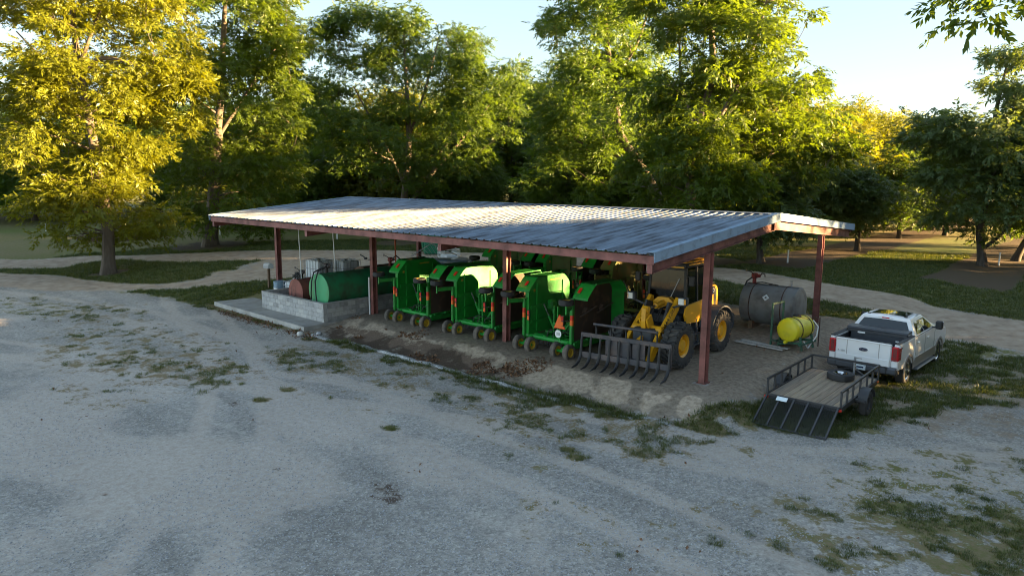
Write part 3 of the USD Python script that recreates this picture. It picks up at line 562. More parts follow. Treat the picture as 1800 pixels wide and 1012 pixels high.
tree('pecan_tree', 'low dark pecan tree with a crooked trunk just behind the shed gable',
     [(-9.33, 26.47, z1(-9.3, 26.5)), (-9.6, 26.6, 1.6), (-9.3, 26.9, 3.2), (-9.5, 27.1, 4.6)], 0.22,
     [(-10.12, 26.33, 3.6, 2.7, 1.5), (-8.3, 27.8, 3.1, 1.9, 1.2), (-9.4, 27.2, 5.0, 2.4, 1.4)], 95, 44, 'leaf_dark', 107, clump=0.9, bark='bark_dark', size=0.9)
tree('pecan_tree', 'dark rounded young pecan tree with straight trunk on the brown strip by the gable',
     [(-7.47, 40.32, z1(-7.5, 40.3)), (-7.55, 40.46, 2.09), (-7.9, 40.56, 5.0)], 0.2,
     [(-7.9, 40.46, 4.0, 2.9, 2.0), (-9.3, 39.48, 5.4, 3.0, 2.4)], 95, 44, 'leaf_dark', 108, clump=1.0, bark='bark_dark')
tree('pecan_tree', 'dark leaning pecan tree partly cut off by the right edge beyond the low-forked one',
     [(2.5, 41.4, z1(2.5, 41.4)), (2.9, 41.9, 1.6), (3.8, 42.4, 3.4), (4.2, 42.6, 6.5)], 0.24,
     [(3.4, 42.3, 4.6, 3.3, 2.4), (4.6, 42.0, 7.6, 3.6, 2.6)], 110, 44, 'leaf_green', 109, clump=1.1, bark='bark_dark')
tree('pecan_tree', 'pecan tree out of frame whose branch tip hangs into the top right corner',
     [(14.8, 4.5, z1(14.8, 4.5)), (14.7, 4.4, 4.0), (14.2, 4.3, 8.0), (13.8, 4.2, 13.0)], 0.33,
     [(14.2, 4.5, 6.8, 3.8, 3.0), (13.6, 4.5, 11.0, 3.6, 3.2), (15.5, 5.5, 5.0, 3.4, 2.4), *[(5.4, 3.7, 10.45, 0.9, 0.2)] * 6],
     115, 44, 'leaf_green', 110, limbs=[([(14.0, 4.2, 10.2), (10.5, 4.0, 11.0), (7.2, 3.8, 10.9), (4.8, 3.5, 10.35)], .10)], clump=1.1)

# ------------------------------------------------------------------ orchard trees: five grown kinds, copied at their own size and turn
def generic(seed, h, r, n, per, mat, label, loc, clump=1.25, low=1.6):
    rng = np.random.default_rng(seed); e = []
    for _ in range(5):
        a, q = rng.uniform(0, 6.28), rng.uniform(0, 0.5) * r
        e.append((loc[0] + q * math.cos(a), loc[1] + q * math.sin(a), rng.uniform(0.38, 0.78) * h, r * rng.uniform(0.5, 0.8), h * rng.uniform(0.16, 0.26)))
    e += [(loc[0], loc[1], h * 0.82, r * 0.55, h * 0.17), (loc[0], loc[1], low + h * 0.16, r * 0.85, h * 0.15)]
    lean = rng.normal(0, 0.4, 2)
    tr = [(loc[0], loc[1], z1(loc[0], loc[1])), (loc[0] + lean[0] * .4, loc[1] + lean[1] * .4, h * .25), (loc[0] + lean[0], loc[1] + lean[1], h * .55), (loc[0] + lean[0] * .7, loc[1] + lean[1], h * .85)]
    return tree('pecan_tree', label, tr, 0.02 * h + 0.02, e, n, per, mat, seed, clump=clump, bark='bark_dark', group=None)

FAR_G = 'pecan trees of the background row behind the shed'
FAR_L = 'tall background pecan tree in the row beyond the shed and the track'
protos = []
for seed, h, r, n, per, mat, loc in ((201, 15.0, 6.0, 170, 34, 'leaf_green', (-62.9, 31.6)), (202, 17.0, 6.5, 185, 34, 'leaf_olive', (-54.2, 42.5)), (203, 13.0, 5.2, 150, 34, 'leaf_green', (-39.0, 44.0)), (204, 14.0, 5.6, 160, 34, 'leaf_green', (-27.5, 41.0)), (205, 12.0, 5.0, 150, 34, 'leaf_gold', (-18.9, 47.0))):
    t = generic(seed, h, r, n, per, mat, FAR_L, loc, clump=1.35); tag(t, group=FAR_G); protos.append((t, h))
rng = np.random.default_rng(77)
OUT_L, OUT_G = 'pecan tree of the orchard rows beyond the right edge', 'orchard trees beyond the right edge'
seen = [(t, k, *((-62.9, 31.6), (-54.2, 42.5), (-39.0, 44.0), (-27.5, 41.0), (-18.9, 47.0))[k]) for k, (t, h) in enumerate(protos)]
def copy_tree(k, x, y, h, label, group, wide=1.0):
    t, h0 = protos[k]; s = h / h0
    o = dup(t, (x, y, z1(x, y)), rng.uniform(0, 6.28), label, group, scale=(s * wide, s * wide, s))
    if label != OUT_L: seen.append((o, k, x, y))
    return o
for k, x, y, h, w in ((1, -79.3, 37.3, 19, 1.1), (0, -68, 44, 18, 1.1), (1, -55.5, 53.7, 20, 1.0), (3, -47, 36, 13, 1.05), (0, -62.5, 65.8, 20, 1.1), (1, -52.4, 63.3, 23, 1.0), (3, -44.5, 50, 16, 1.15), (0, -38.6, 60, 20, 1.1), (2, -33.5, 47, 13, 1.1), (1, -30, 66, 20, 1.1), (3, -25.8, 52, 14, 1.1),
                     (4, -22, 58, 15, 1.1), (4, -15.5, 53, 13, 1.1), (2, -24, 34, 9, 1.1), (3, -30.5, 33, 8.5, 1.2), (0, -72, 60, 19, 1.2), (1, -84, 58, 20, 1.2), (3, -70.5, 27, 13, 1.1), (2, -76, 20, 12, 1.1), (0, -46, 76, 20, 1.2), (2, -40, 31, 8, 1.2), (4, -62, 18, 13.5, 1.1), (4, -55, 33, 16, 1.1), (3, -57, 25, 10, 1.1)):
    copy_tree(k, x, y, h, FAR_L, FAR_G, w)
for k, x, y, h in ((3, -97.4, 6.6, 15), (3, -89.3, 7.0, 13), (2, -83.4, 9.0, 13.5), (0, -95, -6, 15), (3, -103, 18, 16), (1, -91, 22, 17), (0, -108, 0, 16), (2, -84, 31, 16), (3, -112, -14, 17), (1, -100, 34, 18), (0, -118, 12, 18)):
    copy_tree(k, x, y, h, 'dark shaded pecan tree on the lawn behind the golden tree at far left', 'shaded trees on the lawn at far left', 1.1)
for k, x, y, h, w in ((4, -16.5, 62, 14, 1.0), (4, -13.5, 72, 13.5, 1.05), (2, -8.1, 55.3, 9.0, 1.0), (3, -5.7, 62.5, 9.5, 1.0), (4, -18.5, 84, 15, 1.1), (2, -8.3, 70, 11, 1.0), (0, -7.5, 84, 12, 1.1), (4, -12, 96, 14, 1.1), (0, -18, 119, 16, 1.3), (1, -28, 104, 18, 1.2), (2, -6, 104, 13, 1.2), (0, -10, 135, 15, 1.5), (3, 2.2, 53, 11.5, 1.0), (2, 1.6, 65, 12, 1.0), (0, 2.4, 77, 12.5, 1.0), (3, 1, 92, 13, 1.1)):
    copy_tree(k, x, y, h, 'pecan tree in the orchard rows beyond the gable end, crown above the brown strips', 'orchard trees beyond the gable end', w)
for i, (x, y, h) in enumerate(((21, 10.5, 15), (22, 1, 14), (31, 16.8, 16), (31, 7, 15), (33, -2, 14), (41, 21.2, 16), (42, 13, 15.5), (43, 3, 15), (52, 27.6, 16.5), (52, 20, 16), (54, 9, 15.5), (63, 35.5, 17), (64, 28, 16), (24, -9, 13), (20, 20, 6), (24, 22.2, 6.2), (28, 25, 7), (16.5, 17.2, 5.5), (31.5, 27.5, 7.5), (30, 37.5, 14.8), (40, 46, 16.6), (36, 39, 16.2), (46.5, 48.5, 17.5), (25, 47, 13), (26, 33, 14.2), (20, 60, 14), (46, 54, 14.5))):
    copy_tree(i % 4, x, y, h, OUT_L, OUT_G, 1.15)

# which background tree is which: its tone, the near tree it stands by, and how far back it is
PLACES = [(-9e9, 'left of the golden tree'), (190, 'right behind the golden tree'), (330, 'behind the tall tree by the roof end'), (470, 'between the tall tree and the open-crowned tree'), (620, 'behind the open-crowned tree'), (850, 'in the gap left of the leaning trunk'),
          (1000, 'behind the leaning trunk'), (1180, 'behind the upright many-stemmed tree'), (1400, 'above the shed gable'), (1530, 'between the gable and the low-forked tree'), (1650, 'behind the low-forked tree')]
TONES = ['tall green', 'tall olive-green', 'small green', 'dark green', 'golden-green']
ORD = ['nearest', 'second nearest', 'third nearest', 'fourth nearest', 'fifth nearest', 'sixth nearest', 'seventh nearest', 'eighth nearest', 'ninth nearest']
bins = {}
for o, k, x, y in seen:
    d = np.array([x - CAM_X, y - CAM_Y, 0.0]); dep = d @ fw; px = 900 + CAM_F * (d @ rt) / dep
    bins.setdefault(([n for e, n in PLACES if px >= e][-1], k), []).append((dep, o))
for (place, k), lst in bins.items():
    lst.sort(key=lambda q: q[0])
    for n, (dep, o) in enumerate(lst):
        o.SetCustomDataByKey('label', (ORD[n] + ' ' if len(lst) > 1 else '') + TONES[k] + ' background pecan tree ' + place)
# ------------------------------------------------------------------ open shed
XS = [0.0, -7.62, -15.24, -22.86]; YD = 9.118; YF, YB = -3.214, 12.40; YR = 4.56; ZE, ZR = 3.95, 4.65
SL = (ZR - ZE) / (YR - YF); X0, X1 = -23.06, 0.16
def roofz(y): return ZR - abs(y - YR) * SL if y <= YR else ZR - (y - YR) * (ZR - ZE) / (YB - YR)
shed = thing('open_shed', 'long open-sided metal-roofed shed on red steel posts sheltering machinery', 'shed', (0, 0, 0))
post_front = [0.0, -0.13, -0.082, -0.22]
def i_beam(mb, p0, p1, w, h, upv, t=0.02):
    p0, p1, upv = np.array(p0, float), np.array(p1, float), np.array(upv, float)
    d = nrm(p1 - p0); n = nrm(upv - d * (upv @ d))
    mb.bar(p0, p1, t, h - 2 * t, n); mb.bar(p0 + n * (h / 2 - t / 2), p1 + n * (h / 2 - t / 2), w, t, n); mb.bar(p0 - n * (h / 2 - t / 2), p1 - n * (h / 2 - t / 2), w, t, n)
for i, x in enumerate(XS):
    for y, zb in ((0.0, post_front[i]), (YD, 0.34)):
        zt_ = roofz(y) - 0.50
        part('post', (lambda m: (i_beam(m, (x, y, zb), (x, y, zt_), 0.18, 0.24, (0, 1, 0), .02), m)[1])(MB()), 'red_oxide', shed)
        part('base_plate', MB().box((x, y, zb + .012), (0.28, 0.34, .024)), 'red_oxide', shed)
        part('footing', MB().box((x, y, zb - 0.2), (0.50, 0.55, 0.4), 0.02, Rz(0.05 * i)), 'concrete', shed)
    for ya, yb in ((YF + .02, YR), (YR, YB - .02)):
        m = MB(); i_beam(m, (x, ya, roofz(ya) - .345), (x, yb, roofz(yb) - .345), 0.15, 0.29, (0, 0, 1), .018)
        m.bar((x, ya + (0 if ya < 0 else 0), roofz(ya) - .345), (x, ya + .02, roofz(ya) - .345), .15, .285) if ya < 0 else None
        part('rafter', m, 'red_oxide', shed)
    m = MB(); m.box((x + .085, YR, roofz(YR) - .36), (.02, .5, .24)); part('splice_plate', m, 'red_oxide', shed)
for y in (-1.6, 0.2, 2.0, 3.8, 5.4, 7.2, 9.0, 10.8):
    part('purlin', MB().bar((X0 + .05, y, roofz(y) - .12), (X1 - .05, y, roofz(y) - .12), .06, .15), 'red_oxide', shed)
for y, s in ((YF, -1), (YB, 1)):
    m = MB(); zc = ZE - .15; m.box(((X0 + X1) / 2, y - s * .01, zc), (X1 - X0 - .06, .02, .21)); m.box(((X0 + X1) / 2, y - s * .05, zc + .095), (X1 - X0 - .06, .06, .02)); m.box(((X0 + X1) / 2, y - s * .05, zc - .095), (X1 - X0 - .06, .06, .02))
    part('eave_beam', m, 'red_oxide', shed)
# ribbed roof sheets, one by one
def sheet_profile(w):
    pts, p = [], w / 3
    for k in range(3): pts += [(k * p, 0), (k * p + .04, .006), (k * p + .06, 0), (k * p + p / 2 - .05, 0), (k * p + p / 2 - .02, .036), (k * p + p / 2 + .02, .036), (k * p + p / 2 + .05, 0), (k * p + p - .06, 0), (k * p + p - .04, .006)]
    return np.array([q[0] for q in pts] + [w]), np.array([q[1] for q in pts] + [0])
npan = 25; pw = (X1 - X0 - .04) / npan; px_, pz_ = sheet_profile(pw - .004)
rs = random.Random(4)
for ya, yb in ((YF - .06, YR), (YB + .06, YR)):
    for k in range(npan):
        xo = X0 + .02 + k * pw; dz = rs.uniform(0, .004); V = []
        za, zb = roofz(np.clip(ya, YF, YB)) - (.006), ZR
        for (y, z) in ((ya, za), (yb, zb)):
            for off in (0.0, -.006): V.append(np.c_[xo + px_, np.full(len(px_), y), z + dz + pz_ + off])
        n = len(px_); V = np.vstack(V); i = np.arange(n - 1)
        A, B, C, D = 0, n, 2 * n, 3 * n
        F = np.vstack([np.c_[A + i, A + i + 1, C + i + 1, C + i], np.c_[B + i + 1, B + i, D + i, D + i + 1], np.c_[A + i + 1, A + i, B + i, B + i + 1], np.c_[C + i, C + i + 1, D + i + 1, D + i],
                       [[A, C, D, B], [A + n - 1, B + n - 1, D + n - 1, C + n - 1]]])
        if ya > yb: F = F[:, ::-1]
        part('roof_panel', (V, F), 'roof_metal', shed)
m = MB(); m.bar((X0, YR - .09, ZR + .035), (X1, YR - .09, ZR + .035), .22, .012, (0, -.09, 1)); m.bar((X0, YR + .09, ZR + .035), (X1, YR + .09, ZR + .035), .22, .012, (0, .09, 1)); part('ridge_cap', m, 'roof_metal', shed)
for x, s in ((X1, 1), (X0, -1)):
    for ya, yb in ((YF - .07, YR), (YB + .07, YR)):
        za, zb = roofz(np.clip(ya, YF, YB)), ZR
        m = MB(); m.bar((x + s * .012, ya, za - .075), (x + s * .012, yb, zb - .075), .016, .23); m.bar((x - s * .07, ya, za + .052), (x - s * .07, yb, zb + .052), .18, .012)
        m.bar((x + s * .022, ya, za - .19), (x + s * .022, yb, zb - .19), .03, .012)
        part('gable_trim', m, 'trim_metal', shed)
part('downpipe', MB().cyl((-15.36, -.16, -.05), (-15.36, -.16, 1.55), .03, n=8), 'pvc_white', shed)
part('bracket_lamp', MB().box((-15.5, -.2, 2.35), (.12, .1, .09), .01).bar((-15.42, -.15, 2.3), (-15.24, -.1, 2.3), .03).bar((-15.55, -.22, 2.4), (-15.75, -.3, 2.5), .04), 'plastic_black', shed)

# ------------------------------------------------------------------ block wall round the fuel tanks, slab
slab = thing('concrete_slab', None, None, (-19.6, -1.3, 0)); tag(slab, kind='structure')
sp = [(-23.75, -2.95), (-15.62, -3.2), (-15.58, 3.6), (-20.9, 3.9), (-23.2, 0.6)]
def slab_mesh(pts, o, z0, z1_, ins=.012):
    P = Polygon(pts).buffer(0); a = MB().prism(affinity.translate(P, -o[0], -o[1]), (0, 0, z0), (1, 0, 0), (0, 1, 0), z1_ - z0); return a
part('slab', slab_mesh(sp, (-19.6, -1.3), -.75, -.17), 'concrete', slab)
wall = thing('block_wall', 'low grey concrete block wall enclosing the fuel tanks at the left end of the shed', 'wall', (-18.2, -2.1, -.168))
BL, BH, BT = .40, .185, .19
ra = random.Random(9)
def block_run(p0, p1, courses):
    p0, p1 = np.array(p0, float), np.array(p1, float); L = np.linalg.norm(p1 - p0); d = (p1 - p0) / L; nrm_ = np.array([-d[1], d[0]])
    part('mortar', MB().bar((*((p0 + d * .02)), courses * BH / 2 - .004), (*((p1 - d * .02)), courses * BH / 2 - .004), BT - .016, courses * BH - .012), 'mortar', wall)
    for c in range(courses):
        s = -(BL / 2 if c % 2 else 0)
        while s < L - .02:
            a, b = max(0, s), min(L, s + BL)
            if b - a > .06:
                q = p0 + d * (a + b) / 2 + nrm_ * ra.uniform(-.003, .003)
                R = np.array([[d[0], nrm_[0], 0], [d[1], nrm_[1], 0], [0, 0, 1.0]])
                part('block', MB().box((q[0], q[1], c * BH + BH / 2), (b - a - .008, BT, BH - .008), .006, R), ra.choice(['block_a', 'block_a', 'block_b', 'block_c']), wall)
            s += BL
    s = 0
    while s < L - .02:
        b = min(L, s + .8); q = p0 + d * (s + b) / 2
        R = np.array([[d[0], nrm_[0], 0], [d[1], nrm_[1], 0], [0, 0, 1.0]])
        part('cap_block', MB().box((q[0], q[1], courses * BH + .021), (b - s - .005, BT + .012, .042), .006, R), 'block_c' if ra.random() < .4 else 'concrete', wall); s += .8
block_run((-2.45, 0), (2.45, 0), 4)
block_run((2.36, .1), (2.36, 9.4), 4)
block_run((-2.36, .1), (-2.36, 9.4), 4)
block_run((-2.26, 9.4), (2.26, 9.4), 4)

# ------------------------------------------------------------------ storage tanks
def h_tank(name, label, c, axis, L, r, mat, endmat, dome=.06, group=None):
    """horizontal cylinder with slightly domed ends; c is the point below its middle"""
    t = thing(name, label, 'tank', c); d = np.array(axis, float); o = np.array([0, 0, r])
    part('shell', MB().lathe([(r, -L / 2), (r, -L / 6), (r, L / 6), (r, L / 2)], o, d, 40), mat, t, smooth=40)
    for s in (-1, 1):
        part('end', MB().lathe([(r + .006, -.03), (r + .006, .0), (r * .93, .03), (r * .6, .03 + dome * .7), (0.001, .03 + dome)], o + d * s * L / 2, d * s, 40), endmat, t, smooth=40)
    return t
def pump(name, label, loc, mat, hose):
    p = thing(name, label, 'pump', loc)
    part('body', MB().cyl((0, 0, 0), (0, 0, .22), .07).box((0, 0, .30), (.2, .18, .2), .03).cyl((.09, 0, .30), (.22, 0, .30), .06), mat, p)
    part('handle', MB().tube([(0, -.08, .38), (-.12, -.14, .46), (-.26, -.14, .48)], .018).bar((-.28, -.14, .44), (-.28, -.14, .54), .03), 'pump_dark', p)
    part('nozzle', MB().tube([(.2, 0, .3), (.3, -.05, .42), (.42, -.1, .40), (.44, -.1, .3)], .022), 'pump_dark', p)
    for h in hose: part('hose', MB().tube(h, .03, 8), 'rubber', p, smooth=True)
    return p
gt = h_tank('fuel_tank', 'big green fuel tank lying inside the block wall, brown stain on top', (-16.95, 1.75, .20), (0, 1, 0), 6.7, .745, 'tank_green', 'tank_green_end')
part('saddle', MB().box((0, -1.9, -.15), (1.1, .25, .35)).box((0, 1.9, -.15), (1.1, .25, .35)), 'concrete', gt)
rtk = h_tank('fuel_tank', 'small rusty red fuel tank left of the big green tank, inside the block wall', (-19.25, .05, .04), (0, 1, 0), 2.7, .58, 'tank_red', 'tank_red')
part('saddle', MB().box((0, -.8, -.08), (.9, .2, .22)).box((0, .8, -.08), (.9, .2, .22)), 'concrete', rtk)
bt = h_tank('fuel_tank', 'long rust brown tank behind the green tank, only its top showing', (-19.05, 4.4, .08), (0, 1, 0), 4.6, .70, 'tank_rust', 'tank_rust')
part('saddle', MB().box((0, -1.4, -.08), (1.0, .2, .3)).box((0, 1.4, -.08), (1.0, .2, .3)), 'concrete', bt)
pump('fuel_pump', 'dark hand pump with black hoses on the near end of the green tank', (-17.0, -1.15, 1.68), 'pump_dark',
     [[(.1, -.05, .3), (.12, -.50, .12), (.10, -.64, -.3), (.12, -.64, -.9), (.14, -.60, -1.3)], [(-.1, -.05, .25), (-.14, -.54, .06), (-.17, -.64, -.3), (-.24, -.64, -.8), (-.30, -.60, -1.3)]])
pump('fuel_pump', 'dark blue pump with hoses on top of the small red tank', (-19.3, -.95, 1.18), 'pump_dark',
     [[(.1, -.05, .25), (.14, -.3, .05), (.16, -.40, -.3), (.1, -.42, -.8)], [(-.05, -.05, .25), (-.1, -.3, .0), (-.13, -.40, -.3), (-.18, -.42, -.9)]])
pump('fuel_pump', 'dark red motor pump on the far end of the green tank', (-17.0, 2.3, 1.68), 'pump_red', [[(.1, 0, .3), (.3, .1, .5), (.3, .5, .2), (.1, .9, .02)]])
for x, y, zb_, lab in ((-19.15, -1.05, 1.2, 'thin white vent pipe rising from the small red tank to the roof'), (-16.95, -.75, 1.68, 'thin white vent pipe rising from the green tank to the roof')):
    v = thing('vent_pipe', lab, 'pipe', (x, y, zb_))
    part('pipe', MB().tube([(0, 0, 0), (-.04, 0, 1.0), (-.12, 0, roofz(y) - zb_ - .25)], .02, 8), 'pvc_white', v)
    part('flange', MB().cyl((0, 0, 0), (0, 0, .03), .05), 'galvanised', v)
oc = thing('conduit_pipe', 'orange painted conduit dropping from the roof onto the rust brown tank', 'pipe', (-19.2, 4.4, 1.45))
part('pipe', MB().cyl((0, 0, 0), (0, 0, roofz(4.4) - 1.65), .035, n=10), 'orange_conduit', oc); part('coupling', MB().cyl((0, 0, 1.0), (0, 0, 1.08), .05, n=10), 'orange_conduit', oc)

def tote(label, loc, rot, h=1.0, w=1.1, d=1.0, low=False):
    t = thing('caged_tote', label, 'tote', loc, rot, group=None)
    part('bottle', MB().box((0, 0, .15 + h / 2), (w - .06, d - .06, h - .04), .06), 'tote_plastic', t)
    part('pallet', MB().box((0, 0, .11), (w, d, .04)).box((-w / 2 + .08, 0, .045), (.12, d, .09)).box((w / 2 - .08, 0, .045), (.12, d, .09)).box((0, 0, .045), (.12, d, .09)), 'galvanised', t)
    m = MB()
    for k in range(6):
        q = -w / 2 + w * k / 5
        for s in (-1, 1): m.cyl((q, s * d / 2, .12), (q, s * d / 2, .15 + h), .014, n=6, cap=False)
    for k in range(1, 5):
        q = -d / 2 + d * k / 5
        for s in (-1, 1): m.cyl((s * w / 2, q, .12), (s * w / 2, q, .15 + h), .014, n=6, cap=False)
    for z in np.linspace(.18, .15 + h, 4):
        c = [(-w / 2, -d / 2, z), (w / 2, -d / 2, z), (w / 2, d / 2, z), (-w / 2, d / 2, z)]
        for k in range(4): m.cyl(c[k], c[(k + 1) % 4], .014, n=6, cap=False)
    m.box((0, 0, .17 + h), (w, .06, .015)); m.box((0, 0, .17 + h), (.06, d, .015))
    part('cage', m, 'galvanised', t); part('cap', MB().cyl((0, 0, .13 + h), (0, 0, .19 + h), .09, n=16), 'plastic_black', t)
    return t
tote('pale caged liquid tote standing tall behind the green tank', (-21.6, 1.5, .22), .1, 1.3)
tote('low caged tote lying beside the taller one, behind the small red tank', (-21.35, .1, .0), .2, .6, 1.1, .8)
tote('caged tote right of the tall one, half hidden by the pump on the green tank', (-21.1, 2.75, .28), -.1, 1.15)
dr = thing('oil_drum', 'blue grey drum with a white label beside the left front post', 'drum', (-22.25, -.35, -.17))
part('body', MB().lathe([(.001, 0), (.28, 0), (.29, .02), (.28, .04), (.28, .28), (.295, .3), (.28, .32), (.28, .56), (.295, .58), (.28, .6), (.28, .85), (.29, .87), (.27, .88), (.001, .88)], n=28), 'drum_blue', dr, smooth=30)
lab = MB(); a = np.linspace(-2.3, -.9, 10); lab.add(np.vstack([np.c_[np.cos(a) * .284, np.sin(a) * .284, np.full(10, .33)], np.c_[np.cos(a) * .284, np.sin(a) * .284, np.full(10, .56)]]), [(i, i + 1, i + 11, i + 10) for i in range(9)])
part('label', lab, 'print_white', dr); part('label_print', lab.moved(Rz(.3) @ np.diag([1.004, 1.004, .35]), (0, 0, .27)), 'tail_red', dr)
wb = thing('bucket', 'white plastic drum behind the blue grey drum', 'bucket', (-22.35, .75, -.05)); part('body', MB().lathe([(.001, 0), (.24, 0), (.27, .75), (.28, .76), (.25, .78), (.001, .8)], n=24), 'tote_plastic', wb, smooth=30); part('rim', MB().lathe([(.285, .70), (.29, .73), (.285, .76)], n=24), 'galvanised', wb)
jl = thing('hose_heap', 'heap of dark hoses and fittings on the white drum by the post', 'hoses', (-22.4, .7, .72))
part('coil', MB().tube([(.22 * math.cos(a), .2 * math.sin(a), .03 + .012 * a) for a in np.linspace(0, 15, 60)], .025, 6), 'rubber', jl, smooth=True); part('fitting', MB().box((.1, -.05, .25), (.2, .16, .14), .02), 'plastic_black', jl)
mbx = thing('post_box', 'small grey box on a wooden post left of the shed', 'box', (-24.75, .5, z1(-24.75, .5)))
part('post', MB().box((0, 0, .5), (.11, .11, 1.1)), 'post_wood', mbx)
poly = [(-.16, 0), (.16, 0), (.16, .14)] + [(.16 * math.cos(a), .14 + .13 * math.sin(a)) for a in np.linspace(.2, 2.94, 8)] + [(-.16, .14)]
part('box', MB().prism(poly, (-.24, 0, 1.06), (0, 1, 0), (0, 0, 1), .48), 'galvanised', mbx); part('door', MB().prism(affinity.scale(Polygon(poly), .92, .92), (.24, 0, 1.06), (0, 1, 0), (0, 0, 1), .012), 'tote_plastic', mbx)

# ------------------------------------------------------------------ things behind the tanks
dm = thing('dumpster', 'green steel dumpster behind the shed with white and orange stickers', 'dumpster', (-29.2, 16.0, z1(-29.2, 16.0)), math.radians(-38))
part('body', MB().prism([(-.75, 0), (.75, 0), (.85, 1.25), (.85, 1.75), (-.85, 1.45), (-.85, .6)], (-1.15, 0, .1), (0, 1, 0), (0, 0, 1), 2.1), 'dumpster_green', dm)
part('lid', MB().prism([(-.88, 1.46), (.88, 1.77), (.88, 1.83), (-.88, 1.52)], (-1.2, 0, .1), (0, 1, 0), (0, 0, 1), 2.2), 'plastic_black', dm)
for s in (-1, 1): part('fork_pocket', MB().box((s * 1.05 - .1, 0, .9), (.14, 1.3, .2)), 'dumpster_green', dm)
part('rib', MB().box((-.1, -.80, .75), (2.1, .06, .08)), 'dumpster_green', dm)
part('white_sticker', MB().box((-.35, -.87, 1.33), (.34, .012, .2)), 'print_white', dm); part('orange_sticker', MB().box((-.33, -.87, 1.04), (.26, .012, .28)), 'print_orange', dm)
part('step_box', MB().box((1.25, -.2, .45), (.6, 1.1, .75), .02), 'dumpster_green', dm)
sp_ = thing('sprayer', 'small sprayer with pale grey tarp and folded wire booms behind the tanks', 'sprayer', (-19.5, 8.6, z1(-19.5, 8.6)), .5)
part('frame', MB().bar((-1.2, -.5, .55), (1.2, -.5, .55), .08).bar((-1.2, .5, .55), (1.2, .5, .55), .08).bar((-1.2, -.5, .55), (-1.2, .5, .55), .08).bar((1.2, -.5, .55), (1.2, .5, .55), .08), 'galvanised', sp_)
g = np.linspace(-1.15, 1.15, 17), np.linspace(-.55, .55, 9); TX, TY = np.meshgrid(*g); TZ = .95 + .12 * np.sin(TX * 3 + TY) * np.cos(TY * 4) - .25 * (np.abs(TY) / .55) ** 4
i0 = np.arange(17 * 9).reshape(9, 17); Q = np.stack([i0[:-1, :-1], i0[:-1, 1:], i0[1:, 1:], i0[1:, :-1]], -1).reshape(-1, 4)
part('tarp', (np.stack([TX, TY, TZ], -1).reshape(-1, 3), Q), 'tote_plastic', sp_, smooth=True); part('load', MB().box((0, 0, .75), (2.1, .95, .36), .05), 'drum_blue', sp_)
m = MB()
for k in range(7): m.cyl((-1.3 + .1 * k, -.4 + k * .1, .9), (-2.3 + .18 * k, -.2 + k * .1, 1.2 + .1 * k), .012, n=5)
m.tube([(-2.4, 0, 1.0), (-1.2, 0, 1.75), (.3, 0, 1.15)], .03, 6)
part('boom', m, 'galvanised', sp_)
for s in (-1, 1): part('wheel', MB().lathe([(.05, -.09), (.28, -.09), (.33, -.05), (.33, .05), (.28, .09), (.05, .09)], (0, s * .62, .33), (0, 1, 0), 20), 'rubber', sp_, smooth=35)
ct = thing('wire_crate', 'pale wire crate standing on the dirt in front of the dumpster', 'crate', (-23.6, 12.2, z1(-23.6, 12.2)), -.4)
m = MB()
for k in range(9):
    q = -.7 + 1.4 * k / 8
    for s in (-.5, .5): m.cyl((q, s, .05), (q, s, .95), .013, n=5, cap=False)
for z in (.1, .38, .66, .95):
    for s in (-.5, .5): m.cyl((-.7, s, z), (.7, s, z), .015, n=5)
    for s in (-.7, .7): m.cyl((s, -.5, z), (s, .5, z), .015, n=5)
part('mesh_side', m, 'pvc_white', ct); part('base', MB().box((0, 0, .05), (1.45, 1.05, .1)), 'post_wood', ct); part('load', MB().box((.1, 0, .35), (1.1, .8, .45), .08), 'tote_plastic', ct)
bp = thing('brush_pile', 'long brown brush pile on the lawn between the golden tree and the tall one', 'brush pile', (-57.5, 4.5, z1(-57.5, 4.5)), math.radians(38))
r_ = np.random.default_rng(5); m = MB()
for _ in range(260):
    p = r_.normal(0, 1, 3) * (1.7, .5, .18) + (0, 0, .3); d = nrm(r_.normal(0, 1, 3) * (1, 1, .3)) * r_.uniform(.3, .8); m.tube([p - d, p + d], r_.uniform(.015, .04), 4)
tag(part('branches', m, 'brush_brown', bp), kind='stuff'); part('leaf_heap', MB().tm((lambda s: (s.apply_scale((2.6, .85, .42)), s)[1])(trimesh.creation.icosphere(3, 1.0))), 'brush_brown', bp, smooth=True)
for i, (x, y) in enumerate(((-73.4, 3.7), (-54.5, 12.5), (-42.3, 16.8), (-8.3, 28.3), (2.1, 37.4))):
    lab = ['white stake in the lawn left of the golden tree', 'white stake in the lawn right of the tall tree by the roof end', 'white stake in the lawn seen under the shed roof', 'pale stake on the brown strip behind the shed gable', 'pale stake beside the low-forked tree at the right edge'][i]
    st = thing('marker_stake', lab, 'stake', (x, y, z1(x, y) - .05)); part('pipe', MB().cyl((0, 0, 0), (0.01, 0, .85), .05, n=10).cyl((.01, 0, .85), (.01, 0, .9), .058, n=10), 'pvc_white', st)
